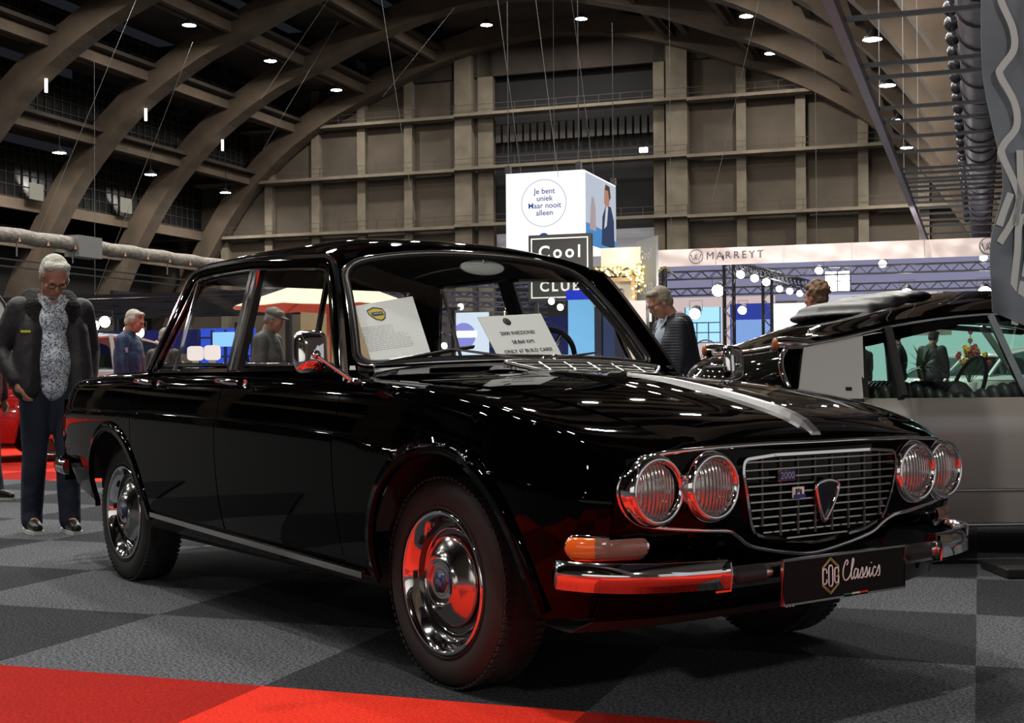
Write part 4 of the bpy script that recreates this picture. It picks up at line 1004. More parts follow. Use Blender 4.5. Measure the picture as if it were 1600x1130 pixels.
def person(label, loc, face, height=1.72, coat=(.02, .02, .025), trousers=(.02, .03, .06), hair=(.3, .3, .28), tilt=.25, arms=None, shirt=None, glasses=False, quilt=0, cap=None, vox=.014, hairlen=1.0, group=None, stride=.12, detail=False, shirtmat=None, curly=False, turn=0.0, hood=False, girth=1.0, lean=0.0, shoe=(.012, .012, .012), coatlen=0.0, sole=(.5, .5, .48)):
    face = Vector(face).normalized(); rz = atan2(face.y, face.x)
    root = thing('person', label, 'person', loc, rz, group)
    k = height/1.75
    V = lambda x, y, z: Vector((x+lean*max(0, z-.95)*1.0, y, z))*k
    hip = .93; sh = 1.42
    # head frame
    hc = V(.045+.10*tilt, 0, 1.615-.05*tilt); HM = Matrix.Translation(hc) @ Matrix.Rotation(turn, 4, 'Z') @ Matrix.Rotation(tilt, 4, 'Y') @ Matrix.Scale(k*1.03, 4)
    h = lambda x, y, z: HM @ Vector((x, y, z))
    R3 = HM.to_3x3()
    b = Blob()
    b.e(h(-.012, 0, .035), (.098, .077, .092), R3); b.e(h(.020, 0, -.035), (.070, .060, .080), R3); b.e(h(.048, 0, -.088), (.030, .030, .024), R3)
    b.cap(h(.080, 0, .012), .011, h(.100, 0, -.028), .0145); b.cap(h(.088, .008, -.034), .009, h(.088, -.008, -.034), .009)
    b.e(h(.082, .028, .022), (.013, .024, .010), R3); b.e(h(.082, -.028, .022), (.013, .024, .010), R3)
    b.e(h(.060, .040, -.020), (.025, .022, .022), R3); b.e(h(.060, -.040, -.020), (.025, .022, .022), R3)
    b.cap(h(.079, -.018, -.062), .0075, h(.079, .018, -.062), .0075); b.cap(h(.077, -.014, -.072), .008, h(.077, .014, -.072), .008)
    for s_ in (-1, 1): b.e(h(-.005, s_*.078, -.005), (.020, .009, .032), R3)
    b.chain((h(-.025, 0, -.03), .062*k), (V(-.005, 0, 1.50), .058*k), (V(-.01, 0, 1.40), .075*k))
    # trunk and limbs (under the clothes, one continuous body)
    b.chain((V(0, 0, 1.40), .085*k), (V(0, 0, 1.2), .10*k), (V(0, 0, 1.0), .10*k))
    arms = arms or {}
    J = {}
    for s_, nm in ((1, 'l'), (-1, 'r')):
        a = arms.get(nm, [(.02, .245, 1.15), (.06, .25, .90)])
        S0 = V(0, s_*.185, 1.39); E1 = V(*[a[0][0], s_*a[0][1], a[0][2]]); W1 = V(*[a[1][0], s_*a[1][1], a[1][2]]); J[nm] = (S0, E1, W1)
        b.chain((V(0, s_*.05, 1.38), .06*k), (S0, .05*k), (E1, .038*k), (W1, .026*k))
        if len(a) > 2: hd, hn = Vector((a[2][0], s_*a[2][1], a[2][2])), Vector((a[3][0], s_*a[3][1], a[3][2]))
        else: hd = (W1-E1)+Vector((.02, 0, 0)); hn = Vector((.3, -s_, 0))
        hand(b, W1, hd, hn, k, .45, 1 if s_ > 0 else -1)
        st = stride*(1 if s_ > 0 else -1); 
        H0 = V(0, s_*.09, .93); K0 = V(.02+st*.4, s_*.095, .50); A0_ = V(-.01+st, s_*.10, .09); J['leg'+nm] = (H0, K0, A0_)
        b.chain((H0, .08*k), (K0, .052*k), (A0_, .038*k), (A0_+Vector((.12, 0, -.05))*k, .030*k))
    b.blob('body', M_skin, root, vox if not detail else .0075, 2)
    # eyes
    for s_ in (-1, 1):
        MB().ell(h(.083, s_*.029, .008), (.008*k, .011*k, .005*k), 10, 6, R3).build('eye', M_eye, root)
    MB().tube([h(.0865, -.022, -.0665), h(.0895, 0, -.0675), h(.0865, .022, -.0665)], .0028, 6).build('mouth', mat('lip', (.32, .10, .08), .5), root)
    # hair
    hm = mat('hair_%d_%d_%d' % tuple(int(c*100) for c in hair), hair, .7, bump=.9, bscale=34 if curly else 60, bdist=.012, noise=.8, nscale=30, col2=tuple(c*.5 for c in hair))
    hb = Blob()
    gr_ = .005*hairlen
    hb.e(h(-.030, 0, .050+gr_*.4), (.088+gr_, .078+gr_, .084+gr_), R3); hb.e(h(-.055, 0, -.005), (.058+gr_, .070+gr_, .070), R3)
    for s_ in (-1, 1): hb.e(h(-.02, s_*.066, .030), (.050, .018+gr_, .042), R3); hb.e(h(.030, s_*.04, .098), (.040, .040, .022+gr_), R3)
    hb.e(h(.045, .01, .105), (.030, .045, .018+gr_), R3)
    if curly:
        rn = random.Random(5)
        for i in range(60):
            a1 = rn.uniform(0, 2*pi); a2 = rn.uniform(-.2, 1.4); p_ = (-.03+.1*cos(a1)*cos(a2), .088*sin(a1)*cos(a2), .05+.10*sin(a2))
            if p_[0] > .05 and p_[2] < .08: continue
            hb.e(h(*p_), (.020, .020, .020))
    if cap is None: hb.blob('hair', hm, root, .009, 2)
    else:
        hb.blob('hair', hm, root, .010, 2)
        cb = Blob(); cb.e(h(-.02, 0, .075), (.112, .095, .060), R3); cb.e(h(.09, 0, .060), (.060, .065, .012), R3)
        cb.blob('flat_cap', mat('cap_cloth', cap, .9), root, .010, 3)
    # shoes
    for nm in 'lr':
        A_ = J['leg'+nm][2]; sb = Blob(); g0 = Vector((A_.x, A_.y, 0))
        sb.chain((g0+Vector((-.05, 0, .055))*k, .042*k), (g0+Vector((.07, 0, .050))*k, .043*k), (g0+Vector((.17, 0, .038))*k, .034*k)); sb.cap(g0+Vector((-.03, 0, .10))*k, .045*k, g0+Vector((-.03, 0, .06))*k, .045*k)
        so = sb.blob('shoe', mat('shoe_%d' % int(shoe[0]*1000), shoe, .35), root, .010, 2)
        MB().poly([g0+Vector((x, y, .0))*k for x, y in ((-.09, -.03), (-.05, -.045), (.05, -.048), (.15, -.044), (.20, -.025), (.205, .025), (.15, .044), (.05, .048), (-.05, .045), (-.09, .03))], (0, 0, .022*k)).build('shoe_sole', mat('sole_pale_%d' % int(sole[0]*100), sole, .6), so)
    # trousers
    tb = Blob()
    tb.chain((V(0, .055, .98), .115*k), (V(0, -.055, .98), .115*k)); tb.e(V(-.03, 0, .93), (.13*k, .165*k, .12*k))
    for nm in 'lr':
        H0, K0, A0_ = J['leg'+nm]; tb.chain((H0, .108*k), (H0.lerp(K0, .5), .095*k), (K0, .078*k), (K0.lerp(A0_, .5)+Vector((-.01, 0, 0)), .074*k), (A0_+Vector((0, 0, .03)), .068*k), (A0_+Vector((0.01, 0, -.015)), .068*k))
    tb.blob('trousers', puff('trousers_%d_%d' % (int(trousers[0]*1000), int(trousers[2]*1000)), trousers, rough=.85), root, .014, 3)
    # shirt
    cut = .90-coatlen
    if shirt is not None or shirtmat:
        sb = Blob(); sb.e(V(.025, 0, 1.12), (.125*k, .125*k, .24*k)); sb.e(V(.03, 0, 1.30), (.105*k, .12*k, .13*k)); sb.cap(V(.03, 0, 1.2), .11*k, V(.03, 0, .93), .115*k); sb.cap(V(.0, 0, 1.44), .070*k, V(.01, 0, 1.38), .085*k)
        sb.e(V(.055, 0, 1.06), (.11*k, .13*k, .16*k))
        sm_ = shirtmat or mat('shirt_%d' % int(shirt[0]*100), shirt, .8, bump=.4, bscale=14, bdist=.01)
        so = sb.blob('shirt', sm_, root, .010, 2)
        for s_ in (-1, 1):
            MB().poly([V(.075, s_*.008, 1.41), V(.055, s_*.075, 1.485), V(.070, s_*.088, 1.44), V(.108, s_*.050, 1.375)], (.006, 0, .003)).build('collar', sm_, so)
    # coat
    cm = puff('coat_%d_%d_%d' % (int(coat[0]*1000), int(coat[2]*1000), quilt), coat, quilt)
    cb = Blob(); op = shirt is not None or shirtmat; gk = girth
    if op:
        cb.chain((V(-.06, 0, 1.38), .105*k*gk), (V(-.05-.05*(gk-1), 0, 1.1), .135*k*gk), (V(-.045-.05*(gk-1), 0, cut+.05), .13*k*gk))
        for s_ in (-1, 1):
            cb.chain((V(.0, s_*.13, 1.38), .075*k), (V(.055, s_*.135, 1.25), .085*k), (V(.065, s_*.150, 1.05), .090*k), (V(.055, s_*.155, cut+.01), .090*k)); cb.cap(V(.03, s_*.10, 1.42), .045*k, V(.085, s_*.12, 1.2), .05*k)
    else:
        cb.e(V(0, 0, 1.20), (.165*k, .215*k, .30*k)); cb.chain((V(.01, .07, 1.0), .145*k), (V(.01, -.07, 1.0), .145*k)); cb.chain((V(.01, .07, cut+.04), .145*k), (V(.01, -.07, cut+.04), .145*k)); cb.chain((V(0, .08, 1.37), .09*k), (V(0, -.08, 1.37), .09*k)); cb.cap(V(.005, 0, 1.45), .085*k, V(0, 0, 1.38), .10*k)
        cb.chain((V(.01, .07, 1.2), .15*k), (V(.01, .07, cut+.04), .15*k)); cb.chain((V(.01, -.07, 1.2), .15*k), (V(.01, -.07, cut+.04), .15*k))
    cb.chain((V(-.03, .05, 1.43), .07*k), (V(-.03, -.05, 1.43), .07*k))
    if hood:
        fb = Blob(); fb.chain((V(-.10, .08, 1.46), .075*k), (V(-.14, 0, 1.44), .085*k), (V(-.10, -.08, 1.46), .075*k)); fb.chain((V(-.06, .11, 1.46), .068*k), (V(.04, .125, 1.40), .058*k), (V(.085, .12, 1.30), .035*k)); fb.chain((V(-.06, -.11, 1.46), .068*k), (V(.04, -.125, 1.40), .058*k), (V(.085, -.12, 1.30), .035*k)); fb.blob('fur_collar', mat('black_fur', (.006, .006, .006), .95, bump=1, bscale=50, bdist=.02), root, .011, 1)
    for nm in 'lr':
        S0, E1, W1 = J[nm]; cb.chain((S0, .085*k), (S0.lerp(E1, .5), .078*k), (E1, .070*k), (E1.lerp(W1, .6), .060*k), (W1-(W1-E1).normalized()*.02, .052*k))
    coat_o = cb.blob('jacket', cm, root, .013 if not detail else .010, 4)
    if glasses:
        g_ = MB()
        for s_ in (-1, 1): g_.tube([h(.101, s_*.033+.024*cos(2*pi*q/16), .006+.017*sin(2*pi*q/16)) for q in range(16)], .0022, 6, closed=True); g_.tube([h(.100, s_*.056, .012), h(.04, s_*.078, .012), h(-.01, s_*.080, .006)], .002, 6)
        g_.tube([h(.102, -.010, .010), h(.105, 0, .013), h(.102, .010, .010)], .002, 6); g_.build('glasses', mat('spectacle_frame', (.03, .025, .02), .3, metal=.3), root)
    return root, V, J, cm
toC = lambda P: (Vector((CAM.x, CAM.y, 0))-Vector((P.x, P.y, 0))).normalized()
def facing(P, right, cam_):   # right: towards the viewer's right, cam_: towards the camera
    return R0*right+toC(P)*cam_
# floral shirt
fm, nt, pb = _nt('floral_shirt'); tc = nt.nodes.new('ShaderNodeTexCoord'); vo = nt.nodes.new('ShaderNodeTexVoronoi'); vo.inputs['Scale'].default_value = 60; vo.inputs['Randomness'].default_value = 1
no = nt.nodes.new('ShaderNodeTexNoise'); no.inputs['Scale'].default_value = 30; mxv = nt.nodes.new('ShaderNodeMix'); mxv.data_type = 'VECTOR'; mxv.inputs[0].default_value = .12
nt.links.new(tc.outputs['Object'], no.inputs['Vector']); nt.links.new(tc.outputs['Object'], mxv.inputs[4]); nt.links.new(no.outputs['Color'], mxv.inputs[5]); nt.links.new(mxv.outputs[1], vo.inputs['Vector'])
rp = nt.nodes.new('ShaderNodeValToRGB'); rp.color_ramp.interpolation = 'CONSTANT'; rp.color_ramp.elements[0].color = (.03, .04, .09, 1); rp.color_ramp.elements[1].position = .52; rp.color_ramp.elements[1].color = (.62, .66, .70, 1)
e_ = rp.color_ramp.elements.new(.34); e_.color = (.22, .28, .36, 1)
nt.links.new(vo.outputs['Distance'], rp.inputs['Fac']); nt.links.new(rp.outputs['Color'], pb.inputs['Base Color']); pb.inputs['Roughness'].default_value = .85
P1 = H(-5.27, 6.60)
r1, V1, J1, cm1 = person("white haired man with glasses in open dark jacket over floral shirt, looking down", P1, facing(P1, .25, 1), 1.68, coat=(.013, .012, .015), trousers=(.010, .016, .034), hair=(.66, .64, .56), tilt=.62, glasses=True, shirtmat=fm, detail=True, hood=True, stride=.07,
   arms={'r': [(-.07, .29, 1.14), (.09, .225, .95), (.15, -.35, -.95), (-.2, -.8, .1)], 'l': [(-.09, .26, 1.14), (.02, .23, .93), (.2, -.3, -.9), (0, -.8, .2)]})
MB().box((.155, -.175, 1.20), (.01, .055, .014)).build('yellow_tab', mat('yellow_tab', (.75, .70, .02), .5), r1)
P3 = H(-2.29, 10.25)
person("man with grey-blond hair, glasses and dark quilted jacket over a pale blue shirt, facing left", P3, facing(P3, -1, .28), 1.63, coat=(.007, .010, .020), hair=(.34, .28, .20), tilt=.48, glasses=True, girth=1.42, shirt=(.42, .50, .60), quilt=14, vox=.010)
P4 = H(-1.30, 11.8)
person('person with brown curly hair and dark collar standing behind the roof of the silver car', P4, facing(P4, -.9, -.7), 1.72, coat=(.010, .014, .028), hair=(.26, .15, .08), tilt=.05, curly=True)
P5 = H(-6.6, 11.5)
person("man in grey flat cap and jacket seen through the black car's front door window", P5, facing(P5, 1, .25), 1.62, coat=(.075, .072, .068), hair=(.35, .33, .3), tilt=.35, cap=(.16, .15, .13))
P6 = H(-8.5, 11.9)
person("white haired man in a blue jacket facing right behind the boot of the black car", P6, facing(P6, 1, .1), 1.66, coat=(.012, .030, .085), hair=(.62, .58, .50), tilt=.28, vox=.011)
MB().box((.05, -.245, 1.22), (.07, .012, .05)).build('sleeve_patch', mat('patch_grey', (.3, .32, .38), .7), bpy.data.objects['person.004'] if 'person.004' in bpy.data.objects else None)
P7 = H(-8.75, 12.9)
person('grey haired person in a dark coat right of the man in the blue jacket', P7, facing(P7, .6, -.8), 1.50, coat=(.03, .03, .034), hair=(.42, .38, .33), tilt=.2)
P8 = H(-7.22, 8.2)
person('person with reddish brown hair at the left edge, half outside the picture', P8, facing(P8, .8, .4), 1.50, coat=(.10, .015, .02), hair=(.22, .09, .04), tilt=.2)
P9 = H(.49, 5.3)
person('person in a dark padded coat and orange-brown shoes at the right edge of the picture', P9, facing(P9, .8, -.6), 1.80, coat=(.010, .010, .013), trousers=(.008, .008, .01), hair=(.1, .07, .05), tilt=.1, shoe=(.32, .07, .02), sole=(.02, .02, .02), stride=.33)
for i, (b_, a_, fr, hh, lb, cc, hr) in enumerate(((-1.3, 23.5, (-1, -.3), 1.66, 'man in a dark jacket seen through the rear door window of the silver car', (.015, .018, .03), (.12, .08, .06)), (-1.95, 24.3, (-.7, -.7), 1.58, 'second person in dark clothes left of the man seen through the silver car', (.03, .03, .035), (.10, .08, .07)),
    (-2.5, 25, (.3, -1), 1.63, 'dark figure seen through the rear quarter of the silver car', (.03, .03, .028), (.12, .10, .08)), (-.75, 23.5, (.5, -.8), 1.66, 'dark haired person behind the flowers', (.02, .02, .02), (.03, .02, .02)))):
    P_ = H(b_, a_); person(lb, P_, facing(P_, *fr), hh, coat=cc, hair=hr, vox=.018)
# =================================================================== OTHER CARS
def tex_lerp(tab, x): return interp(tab, x)
def simple_car(label, loc, rz, paint, L=4.3, Wd=1.68, Hh=1.40, belt=.86, style='saloon', name='parked_car', group=None, cab=(-1.55, 1.0), glasscol=(.35, .4, .4)):
    """rounded saloon lofted from nose to tail, nose towards +x"""
    r = thing(name, label, 'car', loc, rz, group)
    hl = L/2; hw = Wd/2
    top = [(-hl, belt-.22), (-hl+.12, belt-.08), (-hl*.6, belt), (0, belt+.01), (hl*.5, belt-.03), (hl-.35, belt-.14), (hl-.06, belt-.25), (hl, belt-.36)]
    wid = [(-hl, hw*.72), (-hl+.15, hw*.90), (-hl*.5, hw), (hl*.5, hw), (hl-.25, hw*.90), (hl, hw*.66)]
    axf, axr = hl*.60, -hl*.60; R = .345
    def az(x):
        z = .22
        for c in (axf, axr):
            if abs(x-c) < R: z = max(z, .30+sqrt(R*R-(x-c)**2))
        return z
    xs = sorted(set([-hl+L*i/44 for i in range(45)]+[c+R*.999*cos(pi*k/14) for c in (axf, axr) for k in range(15)]))
    for sg in (-1, 1):
        rows = []
        for x in xs:
            zt = tex_lerp(top, x); w_ = tex_lerp(wid, x); zb = az(x); rows.append([Vector((x, sg*(w_*(.93+.07*sin(pi*min(1, (z0))))), zb+(zt-zb)*z0)) for z0 in [i/8 for i in range(9)]]+[Vector((x, sg*w_*.86, zt+.03)), Vector((x, sg*w_*.5, zt+.05)), Vector((x, 0, zt+.055))])
        MB().grid(rows, flip=(sg < 0)).build('body_side', paint, r, solid=.02, off=-1)
    for e_, x in ((1, hl), (-1, -hl)):
        rows = [[Vector((x+e_*(.07*(1-(y/(hw*.7))**2)-(.12 if z < .35 else 0)), y, z)) for z in (.24, .36, .45, tex_lerp(top, x)+.02)] for y in [hw*.68*(i/5-1) for i in range(11)]]
        MB().grid(rows, flip=(e_ < 0)).build('end_panel', paint, r, solid=.02)
        MB().tube([Vector((x+e_*.08*(1-abs(i/5-1)**3)-e_*.02, hw*.8*(i/5-1), .42)) for i in range(11)], .05, 8).build('bumper', M_chromed if e_ else M_chromed, r)
        for sg in (-1, 1): MB().lathe([(.10, 0), (.10, .04), (.08, .05), (0, .06)], 18, 'x', c=(x-.02 if e_ > 0 else x-.04, sg*hw*.58, .60)).build('headlamp' if e_ > 0 else 'tail_lamp', M_chromed if e_ > 0 else mat('tail_lamp_red', (.4, .02, .02), .2, coat=1), r)
    c0, c1 = cab; gh_ = Hh
    def cabr(u, s):   # u 0 rear .. 1 front
        x = c0+(c1-c0)*u; prof = sin(pi*min(1, max(0, u)))**.38; z = belt+.0+(gh_-belt)*prof; return Vector((x, s*hw*(.86-.20*prof), z))
    rows = []
    for i in range(25):
        u = .14+.62*i/24; rows.append([Vector((cabr(u, 0).x, s*cabr(u, 1).y, cabr(u, 0).z-.05*abs(s)**3)) for s in [-1+j/6 for j in range(13)]])
    MB().grid(rows, flip=False).build('roof', paint, r, solid=.03)
    # glasshouse
    gl_ = glassmat('far_car_glass', glasscol, 1.0)
    for sg in (-1, 1):
        rows = [[Vector((c0+(c1-c0)*u, sg*hw*.86, belt+.02)), Vector((cabr(max(.14, min(.76, u)), 0).x, sg*cabr(max(.14, min(.76, u)), 1).y, cabr(max(.14, min(.76, u)), 0).z-.06))] for u in [i/12 for i in range(13)]]
        MB().grid(rows).build('side_glass', gl_, r)
        for u, ut in ((0.02, .15), (.44, .46), (.97, .76)):
            p0_ = Vector((c0+(c1-c0)*u, sg*hw*.865, belt+.02)); q = cabr(ut, 1); MB().bar(p0_, (q.x, sg*q.y, q.z-.03), .06, .04).build('pillar', paint, r)
        MB().tube([Vector((x, sg*(tex_lerp(wid, x)+.004), belt-.06)) for x in [-hl*.8+hl*1.6*i/12 for i in range(13)]], .008, 6).build('side_trim', M_chromed, r)
        MB().bar((-.15, sg*(hw+.0), belt-.14), (0, sg*(hw+.0), belt-.14), .03).build('door_handle', M_chromed, r)
    MB().grid([[Vector((c1, y*.86, belt+.02)), Vector((cabr(.76, 0).x, y*.66, cabr(.76, 0).z-.02))] for y in [hw*(i/4-1) for i in range(9)]]).build('windscreen', gl_, r)
    MB().grid([[Vector((c0, y*.86, belt+.02)), Vector((cabr(.14, 0).x, y*.66, cabr(.14, 0).z-.02))] for y in [hw*(i/4-1) for i in range(9)]]).build('rear_window', gl_, r)
    MB().box((0, 0, .42), (L*.8, Wd*.7, .3)).build('underbody', M_mblack, r)
    for x in (axf, axr):
        for sg in (-1, 1):
            w_ = bpy.data.objects.new('wheel', None); COL.objects.link(w_); w_.parent = r; w_.location = (x, sg*(hw-.14), .31)
            if sg > 0: w_.rotation_euler = (0, 0, pi)
            MB().lathe([(.20, -.07), (.25, -.09), (.30, -.07), (.31, 0), (.30, .07), (.2, .08)], 32, 'y').build('tyre', M_tyre, w_)
            if style == 'sport':
                MB().lathe([(.235, -.075), (.232, -.092), (.222, -.09), (.215, -.06)], 32, 'y').build('rim', M_chromed, w_)
                MB().lathe([(.22, .0), (0, .0)], 32, 'y').build('brake_disc', mat('brake_red_dark', (.12, .02, .015), .4), w_)
                for q in range(5):
                    a_ = 2*pi*q/5+.3
                    for d_ in (-.13, .13): MB().bar((.05*cos(a_), -.075, .05*sin(a_)), (.225*cos(a_+d_), -.085, .225*sin(a_+d_)), .02, .025).build('spoke', M_chromed, w_)
                MB().lathe([(.06, -.06), (.055, -.085), (0, -.09)], 16, 'y').build('hub', M_chromed, w_)
            else: MB().lathe([(.21, -.07), (.2, -.085), (.15, -.06), (.12, -.08), (0, -.09)], 32, 'y').build('hub_cap', M_chromed, w_)
    return r
M_wpaint = mat('white_gloss_paint', (.62, .68, .66), .12, coat=.6); M_spaint = mat('silver_gloss_paint', (.60, .60, .62), .22, metal=.4, coat=.6); M_rpaint = mat('red_gloss_paint', (.45, .02, .02), .12, coat=.8)
rR = atan2(R0.y, R0.x)
simple_car('red sports car with five twin spoke wheels on the red carpet at the left edge', H(-11.2, 12.0), rR+.45, M_rpaint, 3.9, 1.8, 1.22, .80, 'sport', 'sports_car')
simple_car('shiny silver car behind the man in the dark jacket', H(-12.2, 16.6), rR+.9, M_spaint, 4.3, 1.75, 1.58, 1.02, name='parked_car')
simple_car('white rounded car seen through the front window of the silver car', H(1.2, 26), rR+.1, M_wpaint, 4.2, 1.7, 1.38, .85, name='parked_car')
simple_car('white low car seen through the rear door window of the silver car', H(-.3, 28.5), rR+pi+.25, M_wpaint, 4.2, 1.7, 1.32, .82, name='parked_car')
# ------------------------------------------------------------------ silver and black fastback behind (nose to the viewer's right)
DSO = H(-.02, 7.62, 0)+R0*-.38; dsr = rR+.10
ds = thing('fastback_saloon', "silver grey classic fastback saloon with black roof and curved rear window behind the black car", 'car', DSO, dsr)
M_ds = mat('warm_silver_paint', (.36, .335, .30), .32, metal=.35, coat=.5, spec=.5)
M_dsc = mat('brushed_pillar_panel', (.52, .51, .50), .4, metal=.5)
T_dsz = [(-1.9, .45), (-1.6, .56), (-1.3, .68), (-1.1, .76), (-.9, .80), (0, .80), (.6, .80), (1.3, .79), (1.9, .74), (2.5, .60), (2.75, .48)]
T_dsw = [(-2.0, .66), (-1.5, .74), (-.8, .82), (0, .87), (1, .89), (1.8, .86), (2.4, .74), (2.75, .5)]
def dss(x, t, sg):
    zt = interp(T_dsz, x); w_ = interp(T_dsw, x); z = .19+(zt-.19)*t
    return Vector((x, sg*(w_*(1-.05*(1-t)**2)-.035*max(0, (t-.75)/.25)**2)+0, z))
for sg in (-1, 1):
    for nm, x0, x1, t0, t1 in (('rear_wing', -2.0, -.545, 0, 1), ('rear_door', -.54, .318, .27, 1), ('front_door', .322, 1.25, .27, 1), ('front_wing', 1.255, 2.75, 0, 1), ('sill_panel', -.54, 1.25, 0, .262)):
        def bx_(x, t, x0=x0): return dss(x, t, sg)
        rows = []
        for i in range(13):
            row = []
            for j in range(13):
                t = t0+(t1-t0)*j/12; x = x0+(x1-x0)*i/12
                if nm == 'rear_door': x += .10*(1-t)*(i/12)-.0
                if nm == 'front_door': x += .10*(1-t)*(1-i/12)
                row.append(dss(x, t, sg))
            rows.append(row)
        MB().grid(rows, flip=(sg < 0)).build(nm, M_ds, ds, solid=.015, off=-1)
    MB().tube([dss(x, .275, sg)+Vector((0, sg*.012, 0)) for x in [-.5+i*.1 for i in range(18)]], .008, 6).build('side_trim', M_chromed, ds)
    MB().tube([dss(x, .0, sg)+Vector((0, sg*.005, 0)) for x in [-.5+i*.1 for i in range(18)]], .012, 6).build('sill_trim', M_chromed, ds)
    for hx_ in (.40,): MB().lathe([(.025, 0), (.022, .02), (.012, .03), (0, .032)], 14, 'y', c=(hx_, 0, 0)).build('door_button', M_chrome, ds).location = (0, dss(hx_, .90, -1).y-.03 if sg < 0 else 10, .70)
# remove the mirrored button (only the near side carries one)
for o in [o for o in ds.children if o.name.startswith('door_button') and o.location.y > 5]: bpy.data.objects.remove(o)
T_dg = [(-.86, 1.055), (-.60, 1.10), (-.30, 1.165), (.16, 1.215), (.6, 1.225), (1.0, 1.19), (1.25, 1.12)]
T_dc = [(-1.0, 1.01), (-.90, 1.05), (-.75, 1.11), (-.5, 1.19), (-.15, 1.28), (.3, 1.34), (.8, 1.33), (1.25, 1.24)]
T_dw = [(-1.1, .68), (-.86, .70), (-.3, .67), (.4, .64), (1.25, .67)]
rows = []
for i in range(31):
    x = -.86+2.05*i/30; xc = -1.0+2.22*i/30; rows.append([Vector((x+(xc-x)*(1-abs(s)**2), s*interp(T_dw, x), interp(T_dg, x)+(interp(T_dc, xc)-interp(T_dg, x))*(1-abs(s)**2.6))) for s in [-1+j/12 for j in range(25)]])
MB().grid(rows, flip=False).build('roof', M_paint, ds, solid=.02, off=-1)
# rear window: wrapped glass between roof edge and boot
def rwin(s, t):
    xa = -.86+(-1.0+.86)*(1-abs(s)**2); za = interp(T_dg, -.86)+(1.02-interp(T_dg, -.86))*(1-abs(s)**2.6); ya = s*.70
    xb = -.88+(-1.16+.88)*(1-abs(s)**2.4); zb = .80; yb = s*.835; k = sin(pi*t)
    return Vector((xa+(xb-xa)*t-.06*k, ya+(yb-ya)*t+.02*k*s, za+(zb-za)*t+.035*k))
M_dsg = mat('dark_rear_glass', (.006, .006, .005), .03, spec=.6)
MB().grid([[rwin(-1+j/12, i/8) for i in range(9)] for j in range(25)]).build('rear_window', M_dsg, ds, solid=.006)
MB().tube([rwin(-1+j/12, 0)+Vector((-.006, 0, .01)) for j in range(25)], .012, 6).build('rear_window_trim', M_chromed, ds)
MB().tube([rwin(-1, i/8)+Vector((-.01, -.012, 0)) for i in range(9)], .014, 6).build('rear_window_edge', M_chrome, ds)
rows = [[Vector((x, s*interp(T_dsw, x)*.93, interp(T_dsz, x)+.01+.05*(1-s*s))) for s in [-1+j/5 for j in range(11)]] for x in [-2.1+i*.1 for i in range(14)]]
MB().grid(rows, flip=True).build('boot_lid', M_paint, ds, solid=.02)
rows = [[Vector((x, s*interp(T_dsw, x)*.93, interp(T_dsz, x)+.01+.06*(1-s*s))) for s in [-1+j/5 for j in range(11)]] for x in [1.2+i*.11 for i in range(15)]]
MB().grid(rows, flip=True).build('bonnet', M_ds, ds, solid=.02)
